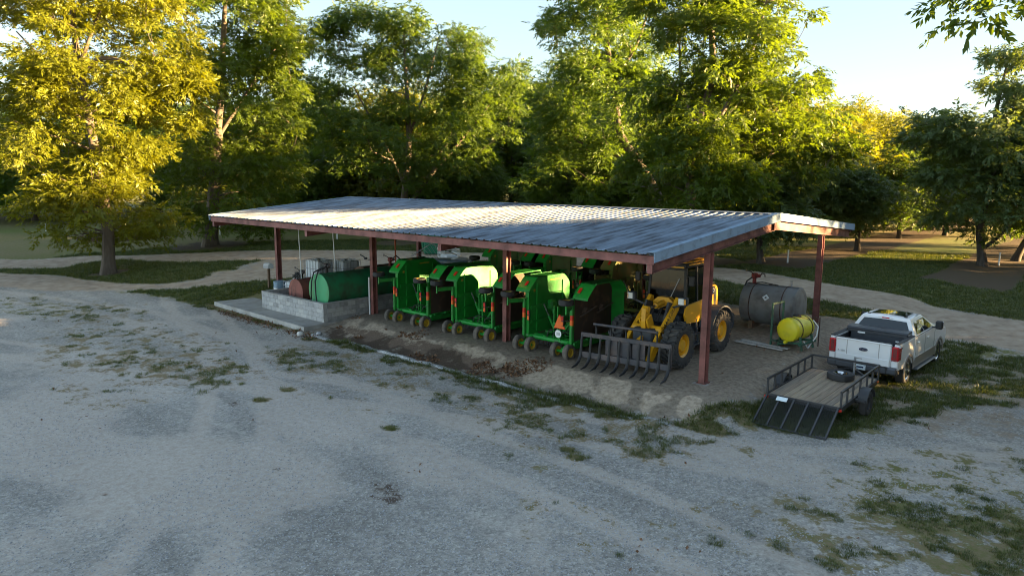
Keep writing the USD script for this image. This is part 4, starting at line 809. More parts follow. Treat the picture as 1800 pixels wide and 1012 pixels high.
# ------------------------------------------------------------------ wheels
def tyre_mesh(r, w, rim_r, n=32, ribs=0):
    h = w / 2
    return MB().lathe([(rim_r, -h * .82), (rim_r + (r - rim_r) * .3, -h), (r - (r - rim_r) * .3, -h), (r - .012, -h * .78), (r, -h * .5), (r, h * .5), (r - .012, h * .78), (r - (r - rim_r) * .3, h), (rim_r + (r - rim_r) * .3, h), (rim_r, h * .82), (rim_r, -h * .82)], (0, 0, 0), (1, 0, 0), n)
def rim_mesh(rim_r, w, n=24, dish=.35, hub=.35):
    h = w / 2 * .84
    return MB().lathe([(rim_r + .004, -h), (rim_r - .03, -h * .9), (rim_r * .82, -h * dish), (rim_r * hub, -h * dish), (rim_r * hub * .9, -h * dish * 1.5), (.001, -h * dish * 1.5)], (0, 0, 0), (1, 0, 0), n).lathe(
        [(.001, h * dish * 1.5), (rim_r * hub * .9, h * dish * 1.5), (rim_r * hub, h * dish), (rim_r * .82, h * dish), (rim_r - .03, h * .9), (rim_r + .004, h)], (0, 0, 0), (1, 0, 0), n)

# ------------------------------------------------------------------ folded-wing rotary mowers
def mower(label, loc, paintm='mower_green', tyre='dusty_tyre', wing_l=None, sign=False, group=None, rotz=0.0):
    t = thing('rotary_mower', label, 'mower', loc, rotz, group=group)
    g = paintm; wl = wing_l or g
    tw, rw = tyre_mesh(.27, .20, .15), rim_mesh(.15, .20)
    for x in (-1.07, -.55, .55, 1.07):
        w = part('wheel', tw.moved(t=(x, 0, .27)), tyre, t, smooth=35); part('rim', rw.moved(t=(x, 0, .27)), 'yellow_rim', w, smooth=35)
    for s in (-1, 1):
        m = MB().cyl((s * .5, 0, .27), (s * 1.1, 0, .27), .045).bar((s * .81, -.02, .27), (s * .81, .42, .46), .11, .13); part('wheel_arm', m, g, t)
    part('axle_tube', MB().cyl((-1.05, .42, .46), (1.05, .42, .46), .075, n=16), g, t, smooth=30)
    deck = MB().box((0, 1.5, .44), (1.9, 2.2, .04)).box((-.95, 1.5, .36), (.02, 2.2, .18)).box((.95, 1.5, .36), (.02, 2.2, .18)).box((0, 2.6, .36), (1.9, .02, .18))
    for y in (.7, 1.3, 1.9): deck.box((0, y, .49), (1.85, .10, .07))
    for s in (-1, 1): deck.bar((s * .3, .42, .5), (s * .45, 1.6, .52), .1, .12)
    part('deck', deck, g, t)
    part('gearbox', MB().box((0, 1.45, .66), (.36, .42, .3), .05).cyl((0, 1.45, .78), (0, 1.45, .9), .13).cyl((-.75, 1.45, .68), (.75, 1.45, .68), .06), g, t)
    part('driveline', MB().cyl((0, 1.6, .72), (0, 3.3, .75), .09).cyl((0, 3.2, .75), (0, 3.9, .75), .05), 'plastic_black', t)
    part('tongue', MB().bar((-.35, 2.6, .5), (-.08, 4.0, .55), .1, .14).bar((.35, 2.6, .5), (.08, 4.0, .55), .1, .14).box((0, 4.1, .55), (.25, .35, .12)), g, t)
    # mast that carries the fold cylinders
    mast = MB().prism([(0.0, 0), (.34, 0), (.30, .55), (.02, 1.12), (-.02, 1.12)], (-.06, .62, .46), (0, 1, 0), (0, 0, 1), .035).prism([(0.0, 0), (.34, 0), (.30, .55), (.02, 1.12), (-.02, 1.12)], (.10, .62, .46), (0, 1, 0), (0, 0, 1), .035).bar((-.08, .64, .98), (.14, .64, .98), .05)
    part('mast', mast, g, t)
    for s in (-1, 1):
        m = MB().cyl((s * .12, .85, .62), (s * .52, .95, 1.12), .05, n=12); c = part('fold_cylinder', m, g, t, smooth=30)
        part('rod', MB().cyl((s * .50, .945, 1.10), (s * .82, 1.02, 1.5), .026, n=10), 'cylinder_chrome', c, smooth=30)
    m = MB()
    for k in range(26): m.cyl((-.92 + .0736 * k, .38, .26), (-.92 + .0736 * k, .385, .43), .016, n=5, cap=False)
    part('chain_guard', m, 'black_steel', t)
    m = MB()
    for k, (x, y) in enumerate(((-.25, .5), (.0, .48), (.3, .52))): m.tube([(x, y, .5), (x + .1, y - .04, .72), (x + .25, y + .1, .8), (x + .4, y + .3, .62), (x + .35, y + .7, .55)], .018, 6)
    part('hydraulic_hoses', m, 'rubber', t, smooth=True)
    # wings, folded upright: outline in (y, z)
    out = [(.32, .52), (.32, 2.02), (.80, 2.47), (2.28, 2.47), (2.62, 2.15), (2.62, .52)]
    for s in (-1, 1):
        xi = s * .93; pw = wl if s < 0 else g
        w = part('wing_plate', MB().prism(Polygon(out).buffer(-.30).buffer(.30, 5).union(Polygon([(.32, .52), (2.62, .52), (2.62, 1.5), (.32, 1.5)])), (xi - .012, 0, 0), (0, 1, 0), (0, 0, 1), .024), pw, t)
        sk = MB()
        rp = Polygon(out).buffer(-.30).buffer(.30, 5).union(Polygon([(.32, .52), (2.62, .52), (2.62, 1.5), (.32, 1.5)])).exterior.coords[:-1]
        rp = sorted([q for q in rp if q[1] > 1.55 or q[0] > 2.6], key=lambda q: math.atan2(q[1] - 1.3, q[0] - 1.45) if q[1] >= 1.3 or q[0] > 2 else 9, reverse=True)
        rp = [q for q in rp if q[1] > 1.9 or q[0] > 1.5]
        for a, b in zip(rp[:-1], rp[1:]):
            hgt = .60 if b[1] > 1.9 else .52
            n_ = nrm([0, b[1] - a[1], -(b[0] - a[0])]); pa, pb = np.array([xi, *a]), np.array([xi, *b])
            P = []
            for p in (pa, pb):
                for dx in (0, s * hgt):
                    for q in (0, .014): P.append(p + np.array([dx, 0, 0]) + n_ * q)
            sk.add(P, [(0, 1, 3, 2), (4, 6, 7, 5), (0, 4, 5, 1), (2, 3, 7, 6), (0, 2, 6, 4), (1, 5, 7, 3)])
        sk.bar((xi + s * .60, .80, 2.465), (xi + s * .60, 2.28, 2.465), .05, .03)
        part('wing_skirt', sk, pw, w)
        part('underside', MB().prism(Polygon(out).buffer(-.33).buffer(.30, 5).union(Polygon([(.35, .55), (2.59, .55), (2.59, 1.5), (.35, 1.5)])), (xi + (s * .016 if s > 0 else s * .016 - .004), 0, 0), (0, 1, 0), (0, 0, 1), .004), 'underside_rust', w)
        bl = MB()
        for (y, z) in ((1.0, 1.5), (1.95, 1.5)): bl.cyl((xi + s * .02, y, z), (xi + s * .16, y, z), .13, n=20).bar((xi + s * .17, y - .45, z - .12), (xi + s * .17, y + .45, z + .12), .014, .11, (1, 0, 0))
        part('blade_carrier', bl, 'underside_rust', w)
        part('rear_channel', MB().bar((xi + s * .02, .30, .55), (xi + s * .02, .30, 2.0), .15, .06, (0, 1, 0)), g, w)
        gb = MB().box((xi - s * .14, 1.45, 1.45), (.24, .34, .34), .05).cyl((xi - s * .1, 1.45, 1.45), (xi - s * .3, 1.4, 1.15), .08).bar((xi - s * .03, .4, 1.45), (xi - s * .03, 2.55, 1.45), .05, .12, (0, 0, 1)).bar((xi - s * .03, .4, .95), (xi - s * .03, 2.55, .95), .05, .1, (0, 0, 1))
        part('wing_gearbox', gb, g, w)
        part('yellow_decal', MB().box((xi - s * .014, 1.75, 2.30), (.006, .52, .045)), 'yellow_rim', w); part('yellow_label', MB().box((xi - s * .014, .62, 2.02), (.006, .10, .09)), 'yellow_rim', w)
        for yy in (.75, 2.2): part('wing_rib', MB().box((xi - s * .03, yy, 1.42), (.04, .06, 1.65)), pw, w)
        if s < 0: part('wing_gearbox_shield', MB().cyl((xi + .28, 1.4, 1.15), (-.3, 1.42, .75), .085, n=14), 'plastic_black', w, smooth=30)
        c0, c1 = np.array(out[1]), np.array(out[2]); nn = nrm([c1[1] - c0[1], -(c1[0] - c0[0])]); mid = (c0 + c1) / 2 + np.array([-abs(nn[0]), abs(nn[1])]) * .02
        dv = nrm(c1 - c0); o = np.array([xi + s * .10 if s > 0 else xi - .32, mid[0] - dv[0] * .12, mid[1] - dv[1] * .12])
        part('reflector', MB().prism([(0, 0), (.11, 0), (.11, .2), (0, .2)], o, (1, 0, 0), (0, dv[0], dv[1]), .012), 'reflector_red', w)
        # wing wheel tube, arm and wheel lying flat
        xt = s * 1.02
        tb = part('wing_axle_tube', MB().cyl((xt, .20, .38), (xt, .20, 1.80), .058, n=14), g, t, smooth=30)
        part('red_band', MB().cyl((xt, .20, 1.30), (xt, .20, 1.46), .0605, n=14), 'reflector_red', tb, smooth=30); part('orange_band', MB().cyl((xt, .20, 1.13), (xt, .20, 1.30), .0606, n=14), 'reflector_orange', tb, smooth=30)
        ax, ay = xt + s * .22, -.40
        part('wheel_bracket', MB().bar((xt, .20, 1.74), (ax, ay, 1.74), .05, .14).bar((ax, ay, 1.60), (ax, ay, 1.98), .05).bar((xt, .2, 1.74), (xi, .36, 1.80), .06, .1), g, tb)
        wh = part('wing_wheel', tyre_mesh(.25, .18, .13).moved(Ry(math.pi / 2), (ax, ay, 1.99)), 'rubber', t, smooth=35); part('rim', rim_mesh(.13, .18).moved(Ry(math.pi / 2), (ax, ay, 1.99)), 'yellow_rim', wh, smooth=35)
        lb = part('light_bracket', MB().bar((xi, .33, 1.25), (xi - s * .2, .12, 1.25), .03).box((xi - s * .2, .10, 1.25), (.10, .05, .36), .01), 'plastic_black', t)
        part('red_lamp', MB().box((xi - s * .2, .065, 1.34), (.085, .03, .14), .008), 'reflector_red', lb); part('amber_lamp', MB().box((xi - s * .2, .065, 1.16), (.085, .03, .14), .008), 'reflector_orange', lb)
    if sign:
        part('slow_sign', MB().prism([(-.21, 0), (.21, 0), (.03, .40), (-.03, .40)], (.55, .16, .98), (1, 0, 0), (0, 0, 1), .008), 'reflector_orange', t)
        part('slow_sign_edge', MB().prism(Polygon([(-.24, -.02), (.24, -.02), (.03, .44), (-.03, .44)]), (.55, .169, .98), (1, 0, 0), (0, 0, 1), .006), 'reflector_red', t)
        sp = part('speed_sign', MB().cyl((.50, .165, .78), (.50, .150, .78), .13, n=28), 'print_white', t)
        part('speed_number', (lambda q: MB().add(np.c_[q.vertices[:, 0] - .075 + .50, np.full(len(q.vertices), .149) - q.vertices[:, 2], q.vertices[:, 1] - .045 + .78], q.faces))(meshkit.text_mesh('20', .09, .004)), 'print_black', sp)
        part('sign_post', MB().bar((.55, .20, .55), (.55, .20, 1.1), .03), g, t)
    return t
MX = (-12.60, -9.20, -5.60)
m1 = mower('green folded-wing mower beside the block wall, first of the front row from the left', (MX[0], -.40, -.10))
m2 = dup(m1, (MX[1], -.34, -.10), .018, 'green folded-wing mower in the middle of the front row, just left of a red post')
m3 = mower('green folded-wing mower with an orange slow-vehicle triangle, beside the loader rake', (MX[2], -.40, -.09), sign=True)
m4 = dup(m1, (MX[0] + .1, 4.95, .14), -.025, 'green folded-wing mower parked behind the first front mower, near the green tank')
m5 = dup(m1, (MX[1] - .1, 5.10, .14), .02, 'bright green folded-wing mower parked behind the middle front mower, upper wings showing')
m6 = mower('faded yellow-green folded-wing mower parked behind the mower with the triangle', (MX[2] - .25, 5.05, .14), 'mower_faded')

# ------------------------------------------------------------------ wheel loader
LX, LY, LZ = -2.27, 2.15, 0.02
ld = thing('wheel_loader', 'yellow wheel loader with a black root rake at the right end of the shed', 'loader', (LX, LY, LZ), math.radians(1.5))
def loader_wheel(x, y, z):
    r, w, rr = .73, .50, .36
    mb = MB().lathe([(rr, -w * .42), (rr + .1, -w * .5), (r - .18, -w * .5), (r - .09, -w * .44), (r - .075, -w * .3), (r - .075, w * .3), (r - .09, w * .44), (r - .18, w * .5), (rr + .1, w * .5), (rr, w * .42), (rr, -w * .42)], (0, 0, 0), (1, 0, 0), 44)
    nl = 22
    for k in range(nl):
        for s, ph in ((-1, 0), (1, .5)):
            a = (k + ph) * 2 * math.pi / nl; P = []
            for (xx, da) in ((s * .012, .12), (s * w * .47, -.02)):
                for dd in (-.062, .062):
                    for rad in (r - .11, r):
                        rad2 = rad - (.05 if abs(xx) > .1 else 0); P.append((xx, math.cos(a + da + dd) * rad2, math.sin(a + da + dd) * rad2))
            mb.add(P, [(0, 1, 3, 2), (4, 6, 7, 5), (0, 4, 5, 1), (2, 3, 7, 6), (0, 2, 6, 4), (1, 5, 7, 3)])
            # sidewall lug
            mb.box((s * w * .49, math.cos(a - .02) * (r - .13), math.sin(a - .02) * (r - .13)), (.03, .10, .11), 0, Rx(a))
    wl = part('wheel', mb.moved(t=(x, y, z)), 'loader_rubber', ld, smooth=30)
    sgn = 1 if x > 0 else -1
    part('rim', MB().lathe([(rr + .01, -.20), (rr - .03, -.2), (rr - .05, .10), (rr - .05, .16), (rr + .012, .215), (rr + .02, .20), (rr - .0, .13)], (x, y, z), (sgn, 0, 0), 36).lathe([(rr - .05, .05), (.20, .10), (.17, .18), (.001, .20)], (x, y, z), (sgn, 0, 0), 36), 'loader_yellow', wl, smooth=35)
    nb = MB()
    for k in range(12): a = k * math.pi / 6; nb.cyl((x + sgn * .08, y + .25 * math.cos(a), z + .25 * math.sin(a)), (x + sgn * .125, y + .25 * math.cos(a), z + .25 * math.sin(a)), .018, n=6)
    part('wheel_nuts', nb, 'loader_yellow', wl)
for x in (-.93, .93):
    loader_wheel(x, -1.33, .73); loader_wheel(x, 1.42, .75)
for s, nm in ((-1.33, 'front_axle'), (1.42, 'rear_axle')): part(nm, MB().cyl((-.7, s, .73), (.7, s, .73), .17, n=16).box((0, s, .73), (.5, .45, .45), .06), 'loader_grey', ld)
part('front_frame', MB().box((0, -1.15, .95), (.7, 1.5, .5), .05).prism([(-.75, .7), (.25, .7), (.55, 1.25), (.35, 1.85), (.0, 1.95), (-.35, 1.25)], (-.42, -1.0, 0), (0, 1, 0), (0, 0, 1), .07).prism([(-.75, .7), (.25, .7), (.55, 1.25), (.35, 1.85), (.0, 1.95), (-.35, 1.25)], (.35, -1.0, 0), (0, 1, 0), (0, 0, 1), .07), 'loader_grey', ld)
part('front_cover', MB().box((0, -.55, 1.35), (.62, .5, .28), .05), 'loader_grey', ld)
for s in (-1, 1):
    a = np.linspace(.2, 2.9, 11); arc = [(1.42 + .88 * math.cos(q), .75 + .86 * math.sin(q)) for q in a]; arc2 = [(1.42 + .84 * math.cos(q), .75 + .82 * math.sin(q)) for q in a[::-1]]
    part('rear_fender', MB().prism(arc + arc2, (s * .93 - .24, 0, 0), (0, 1, 0), (0, 0, 1), .48), 'loader_grey', ld)
# lift arms with lettering
arm = [(-.60, 2.06), (-.80, 1.86), (-1.9, .95), (-2.42, .34), (-2.36, .22), (-2.2, .22), (-1.62, .78), (-.62, 1.62), (-.46, 1.84), (-.46, 2.0)]
for s in (-1, 1):
    xa = s * .48
    ar = part('lift_arm', MB().prism(arm, (xa - .06, 0, 0), (0, 1, 0), (0, 0, 1), .12), 'loader_yellow', ld)
    dirv = nrm([0, 1.22, 1.10]); upv_ = nrm([0, -1.10, 1.22])
    tm = meshkit.text_mesh('KOMATSU', .155, .004); L = tm.vertices[:, 0].max()
    start = np.array([0, -1.66, .99])
    V = start + np.outer(tm.vertices[:, 0] * 1.02, dirv) + np.outer(tm.vertices[:, 1], upv_); V[:, 0] = xa + .0605 + tm.vertices[:, 2]
    if s > 0: part('lettering', (V, tm.faces), 'print_black', ar)
    part('lift_cylinder', MB().cyl((s * .33, -.45, .85), (s * .33, -1.0, .95), .07, n=14), 'loader_grey', ld, smooth=30); part('lift_rod', MB().cyl((s * .33, -.95, .94), (s * .33, -1.75, 1.0), .04, n=12), 'cylinder_chrome', ld, smooth=30)
part('arm_cross_tube', MB().cyl((-.5, -1.52, 1.12), (.5, -1.52, 1.12), .15, n=20).bar((-.12, -1.52, 1.12), (-.12, -1.75, 1.55), .06, .3, (0, 1, 0)).bar((.12, -1.52, 1.12), (.12, -1.75, 1.55), .06, .3, (0, 1, 0)), 'loader_yellow', ld, smooth=35)
part('bell_crank', MB().prism([(-.08, -.55), (.10, -.55), (.16, 0), (.12, .42), (-.02, .46), (-.12, .40), (-.14, 0)], (-.07, -1.72, 1.42), (0, 1, 0), (0, 0, 1), .14).cyl((-.1, -1.70, 1.78), (.1, -1.70, 1.78), .10, n=16), 'loader_yellow', ld)
part('tilt_link', MB().bar((0, -1.76, .95), (0, -2.35, .75), .1, .14), 'loader_yellow', ld)
tc = part('tilt_cylinder', MB().cyl((0, -.50, 1.86), (0, -1.12, 1.80), .085, n=16), 'loader_yellow', ld, smooth=30); part('rod', MB().cyl((0, -1.1, 1.80), (0, -1.70, 1.79), .045, n=12), 'cylinder_chrome', tc, smooth=30)
m = MB()
for x in (-.2, -.12, .14, .22): m.tube([(x, -.35, 1.45), (x, -.6, 1.75), (x * .7, -1.0, 1.70), (x, -1.35, 1.35)], .022, 6)
part('hydraulic_hoses', m, 'rubber', ld, smooth=True)
# head lamps on stalks
for s in (-1, 1):
    part('lamp_stalk', MB().bar((s * .44, -.85, 1.75), (s * .84, -1.0, 1.92), .06), 'loader_grey', ld)
    h = part('headlight', MB().box((s * .90, -1.02, 2.03), (.30, .18, .26), .03), 'loader_grey', ld); part('lens', MB().box((s * .90 - .03, -1.115, 2.03), (.19, .02, .19), .008), 'lens_white', h); part('indicator', MB().box((s * .90 + s * .10, -1.115, 2.03), (.06, .02, .15), .006), 'print_orange', h)
# cab
part('body', MB().box((0, .55, 1.15), (1.1, 2.3, .65), .06).box((0, .35, 1.62), (1.25, 1.2, .32), .05).box((0, 1.7, .85), (1.0, 1.4, .5), .05), 'loader_grey', ld)
for s in (-1, 1): part('side_panel', MB().prism([(-.40, 1.22), (.55, 1.15), (.85, 1.45), (.85, 1.86), (-.40, 1.80), (-.52, 1.50)], (s * .70 - .03, 0, 0), (0, 1, 0), (0, 0, 1), .06), 'loader_yellow', ld); part('step', MB().bar((s * .80, -.55, .52), (s * .80, .35, .52), .28, .05).bar((s * .82, -.5, .52), (s * .70, -.45, 1.3), .05).bar((s * .82, .3, .52), (s * .70, .3, 1.3), .05).bar((s * .82, -.5, .85), (s * .80, .3, .85), .2, .04), 'loader_grey', ld)
part('cowl', MB().prism([(-.42, 0), (.42, 0), (.36, .26), (.18, .40), (-.18, .40), (-.36, .26)], (0, -.62, 1.62), (1, 0, 0), (0, 0, 1), -.22), 'loader_yellow', ld)
CF, CBk, CB, CTp = -.34, 1.02, 1.78, 2.98
cp = [(-.66, CF - .05), (.66, CF - .05), (.70, CBk), (-.70, CBk)]
m = MB()
for (x, y), (xt, yt) in zip(cp, [(-.60, CF + .02), (.60, CF + .02), (.62, CBk - .05), (-.62, CBk - .05)]): m.bar((x, y, CB - .1), (xt, yt, CTp), .08, .09, (0, 1, 0))
for s in (-1, 1): m.bar((s * .68, .38, CB - .1), (s * .61, .38, CTp), .07, .08, (0, 1, 0)); m.bar((s * .675, CF - .05, CB), (s * .695, CBk, CB), .06, .08)
m.bar((-.66, CF - .05, CB), (.66, CF - .05, CB), .08, .1)
m.bar((-.60, CF, CTp - .05), (.60, CF, CTp - .05), .06, .1); m.bar((-.61, CBk - .05, CTp - .05), (.61, CBk - .05, CTp - .05), .06, .1)
part('cab_frame', m, 'plastic_black', ld)
def pane(nm, a, b, c, d, off):
    P = np.array([a, b, c, d], float); n_ = nrm(np.cross(P[1] - P[0], P[3] - P[0])); V = np.vstack([P + n_ * off, P + n_ * (off + .008)])
    part(nm, (V, np.array([(0, 3, 2, 1), (4, 5, 6, 7), (0, 1, 5, 4), (1, 2, 6, 5), (2, 3, 7, 6), (3, 0, 4, 7)])), 'glass_clear', ld)
pane('windscreen', (-.62, CF - .05, CB + .05), (.62, CF - .05, CB + .05), (.56, CF + .01, CTp - .1), (-.56, CF + .01, CTp - .1), .01)
pane('rear_window', (.64, CBk, CB + .05), (-.64, CBk, CB + .05), (-.58, CBk - .05, CTp - .1), (.58, CBk - .05, CTp - .1), .01)
for s in (-1, 1):
    for ya, yb in ((CF, .34), (.42, CBk - .05)):
        q = [(s * .68, ya, CB + .05), (s * .685, yb, CB + .05), (s * .61, yb, CTp - .1), (s * .605, ya, CTp - .1)]
        pane('side_window', *(q if s > 0 else q[::-1]), .008)
part('cab_roof', MB().box((0, .36, CTp + .07), (1.42, 1.66, .16), .05), 'plastic_black', ld)
part('roof_panel', MB().box((0, .36, CTp + .165), (1.34, 1.56, .05), .02).box((0, CF - .11, CTp + .02), (1.2, .04, .06), .01).box((.715, .3, CTp + .10), (.02, 1.3, .05), .005), 'loader_yellow', ld)
part('seat', MB().box((0, .45, 1.95), (.5, .5, .14), .05).box((0, .70, 2.3), (.48, .14, .7), .05).box((0, .72, 2.72), (.26, .1, .18), .04), 'plastic_black', ld)
part('steering_column', MB().bar((0, -.2, 1.7), (0, .0, 2.2), .09).cyl((0, .0, 2.2), (0, .02, 2.24), .18, n=20), 'plastic_black', ld)
part('wiper', MB().bar((.1, CF - .075, CB + .12), (.42, CF - .04, CB + .85), .02), 'galvanised', ld)
for s in (-1, 1): part('mirror', MB().bar((s * .62, CF, 2.75), (s * .92, CF - .25, 2.72), .03).box((s * .95, CF - .27, 2.62), (.18, .06, .30), .02), 'plastic_black', ld)
# hood
hood = [(.98, 1.22), (2.02, 1.22), (2.12, 1.5), (2.12, 2.0), (2.02, 2.16), (1.86, 2.22), (.98, 2.28)]
part('hood', MB().prism(Polygon(hood).buffer(-.02), (-.62, 0, 0), (0, 1, 0), (0, 0, 1), 1.24).prism(Polygon(hood), (-.60, 0, 0), (0, 1, 0), (0, 0, 1), 1.20), 'loader_yellow', ld)
part('exhaust', MB().cyl((.2, 1.45, 2.24), (.2, 1.45, 2.62), .06, n=14).bar((-.55, 1.1, 2.3), (-.55, 1.9, 2.27), .03).bar((.55, 1.1, 2.32), (.55, 1.9, 2.28), .03), 'plastic_black', ld)
for s in (-1, 1):
    xd = s * .622
    part('side_decal', MB().box((xd, 1.42, 2.03), (.008, .80, .26), .002), 'emblem_blue', ld); part('side_grille', MB().box((xd, 1.88, 1.80), (.010, .16, .55)).box((xd, 1.35, 1.38), (.010, .7, .24)), 'loader_grey', ld)
    if s > 0:
        for txt, y0, h, mt in (('WA', 1.08, .13, 'print_yellow'), ('270', 1.40, .15, 'print_white')):
            tm = meshkit.text_mesh(txt, h, .004); V = np.c_[xd + .0045 + tm.vertices[:, 2], y0 + tm.vertices[:, 0], 1.96 + tm.vertices[:, 1]]; part('decal_text', (V, tm.faces), mt, ld)
part('counterweight', MB().prism([(1.75, .62), (2.45, .70), (2.52, .85), (2.52, 1.12), (2.40, 1.22), (1.75, 1.22)], (-1.08, 0, 0), (0, 1, 0), (0, 0, 1), 2.16), 'loader_grey', ld)
for s in (-1, 1): part('rear_lamp', MB().cyl((s * .9, 2.5, 1.2), (s * .9, 2.5, 1.30), .05, n=14).bar((s * .9, 2.45, 1.12), (s * .9, 2.5, 1.22), .05), 'print_yellow', ld)
# root rake
RK = (-.10, -2.72, 0.0)
rk = MB(); Wd = 1.47
rk.bar((-Wd, 0, .96), (Wd, 0, .96), .07, .13, (0, 0, 1)); rk.bar((-Wd, -.04, .34), (Wd, -.04, .34), .10, .18, (0, 0, 1))
part('rake_frame', MB().join(rk).bar((-Wd, 0, .28), (-Wd, 0, 1.0), .05, .05, (0, 1, 0)).bar((Wd, 0, .28), (Wd, 0, 1.0), .05, .05, (0, 1, 0)).box((0, .14, .6), (1.0, .12, .7)).moved(Rz(.10), RK), 'rake_steel', ld)
for x in (-.45, .0, .45): part('rake_plate', MB().box((x, .02, .65), (.40, .03, .46)).moved(Rz(.10), RK), 'rake_steel', ld)
part('rake_top_bar', MB().cyl((-1.05, -.03, 1.33), (1.05, -.03, 1.33), .045, n=12).moved(Rz(.10), RK), 'rake_steel', ld, smooth=30)
def tine(x, lo):
    p = [(x, .02, 1.0), (x, -.05, .8), (x, -.07, .55), (x, -.09, .34), (x, -.20, .15), (x, -.38, .045), (x, -.66, .02)]
    return MB().tube(p, [.032, .036, .040, .046, .048, .042, .018], 6)
for k in range(10): part('rake_tine', tine(-Wd + .02 + k * (2 * Wd - .04) / 9, 0).moved(Rz(.10), RK), 'black_steel', ld, smooth=35)
for k in range(5): x = -1.0 + k * .5; part('rake_rib', MB().tube([(x, -.03, 1.33), (x, .05, 1.2), (x, .06, 1.05), (x, .03, .95)], .03, 6).moved(Rz(.10), RK), 'black_steel', ld)
# ------------------------------------------------------------------ pickup truck (y forward, origin under the rear axle)
TZ0 = z1(3.0, 6.5)
tk = thing('pickup_truck', 'white crew-cab pickup truck with a grey bed toolbox hitched to the trailer', 'truck', (3.0, 5.72, TZ0), math.radians(-2.0))
WB = 3.55
def arch_poly(pts, cy, r, zc):
    P = Polygon(pts); c = Polygon([(cy + r * math.cos(a), zc + r * math.sin(a)) for a in np.linspace(0, 2 * math.pi, 40)]); return P.difference(c)
def both(poly, x, th, mb=None, ins=.03):
    """a body side panel at +-x with a rolled outer edge"""
    out = []
    for s in (-1, 1):
        m = MB(); o = (s * x - (th if s > 0 else 0), 0, 0)
        m.prism(poly, (min(s * (x - th), s * (x - .03)), 0, 0), (0, 1, 0), (0, 0, 1), th - .03)
        q = poly.buffer(-ins, join_style=1)
        # chamfer ring between the polygon at x-.03 and the inset one at x
        m.prism(poly.buffer(-ins * .35), (s * (x - .03) if s > 0 else -(x - .012), 0, 0), (0, 1, 0), (0, 0, 1), .018).prism(q, (s * (x - .012) if s > 0 else -x, 0, 0), (0, 1, 0), (0, 0, 1), .012)
        out.append(m)
    return out
# bed sides
bed = arch_poly([(-1.10, .62), (-1.10, 1.36), (-1.06, 1.40), (.56, 1.42), (.56, .58), (-.5, .58)], 0, .47, .42)
for s, m in zip((-1, 1), both(bed, 1.0, .14)): part('bed_side', m, 'white_paint', tk, smooth=25)
for s in (-1, 1): part('bed_rail', MB().box((s * .93, -.27, 1.425), (.13, 1.64, .03), .01), 'plastic_black', tk)
part('bed_floor', MB().box((0, -.27, .84), (1.74, 1.64, .05)).box((0, .53, 1.12), (1.74, .04, .55)).box((-.85, -.27, 1.1), (.02, 1.6, .5)).box((.85, -.27, 1.1), (.02, 1.6, .5)).box((-.72, 0, .98), (.26, .9, .24), .03).box((.72, 0, .98), (.26, .9, .24), .03), 'plastic_black', tk)
tb = part('toolbox', MB().box((0, .28, 1.44), (1.82, .46, .14), .03).box((0, .28, 1.25), (1.56, .44, .30), .02), 'toolbox_grey', tk)
part('toolbox_lid', MB().prism([(.02, 0), (.50, 0), (.46, .07), (.06, .05)], (-.90, .02, 1.51), (0, 1, 0), (0, 0, 1), 1.8), 'toolbox_grey', tb)
part('lock_plate', MB().box((-.45, .045, 1.40), (.22, .02, .05)).box((.62, .045, 1.26), (.10, .02, .04)), 'print_white', tb)
# tailgate
tg = part('tailgate', MB().box((0, -1.13, 1.03), (1.60, .09, .74), .03).box((0, -1.17, 1.385), (1.60, .06, .05), .02).box((0, -1.165, .80), (1.56, .05, .24), .02), 'white_paint', tk, smooth=25)
part('seam', MB().box((-.46, -1.180, 1.06), (.012, .008, .62)).box((.46, -1.180, 1.06), (.012, .008, .62)), 'taupe_paint', tg)
part('spoiler_strip', MB().box((0, -1.14, 1.418), (1.60, .08, .016), .005), 'plastic_black', tg)
em = part('emblem', MB().add(*(lambda c: (np.array(c.vertices) * (.125, 1, .052) + (0, 0, 0), c.faces))(trimesh.Trimesh(*MB().cyl((0, -1.195, 0), (0, -1.172, 0), 1.0, n=36).arr(), process=False))).moved(t=(.02, 0, 1.13)), 'emblem_blue', tg)
tm = meshkit.text_mesh('Ford', .062, .003); w_ = tm.vertices[:, 0].max()
part('emblem_lettering', (np.c_[tm.vertices[:, 0] - w_ / 2 + .02, -1.196 - tm.vertices[:, 2], tm.vertices[:, 1] - .028 + 1.13], tm.faces), 'chrome', em)
tm = meshkit.text_mesh('F-150', .048, .003, True)
part('badge', (np.c_[tm.vertices[:, 0] - .72, -1.192 - tm.vertices[:, 2], tm.vertices[:, 1] + .98], tm.faces), 'chrome', tg)
for s in (-1, 1):
    lt = part('tail_light', MB().box((s * .905, -1.09, 1.12), (.20, .14, .44), .03).box((s * .985, -1.0, 1.12), (.05, .22, .42), .02), 'tail_red', tk, smooth=25)
    part('light_bar', MB().box((s * .90, -1.164, 1.14), (.10, .008, .30), .003).box((s * .90, -1.164, .945), (.12, .008, .05), .003), 'pump_red', lt)
    part('corner_panel', MB().box((s * .90, -1.08, .80), (.20, .12, .22), .03), 'white_paint', tk)
tm = meshkit.text_mesh('4x4', .07, .003, True)
part('side_badge', (np.c_[1.0035 + tm.vertices[:, 2], tm.vertices[:, 0] - .95, tm.vertices[:, 1] + 1.25], tm.faces), 'print_black', tk)
bp_ = part('rear_bumper', MB().box((0, -1.22, .60), (1.50, .16, .20), .04).box((-.84, -1.16, .60), (.34, .22, .22), .05).box((.84, -1.16, .60), (.34, .22, .22), .05), 'dark_bumper', tk, smooth=25)
part('bumper_step', MB().box((0, -1.215, .705), (1.5, .15, .02), .006), 'plastic_black', bp_)
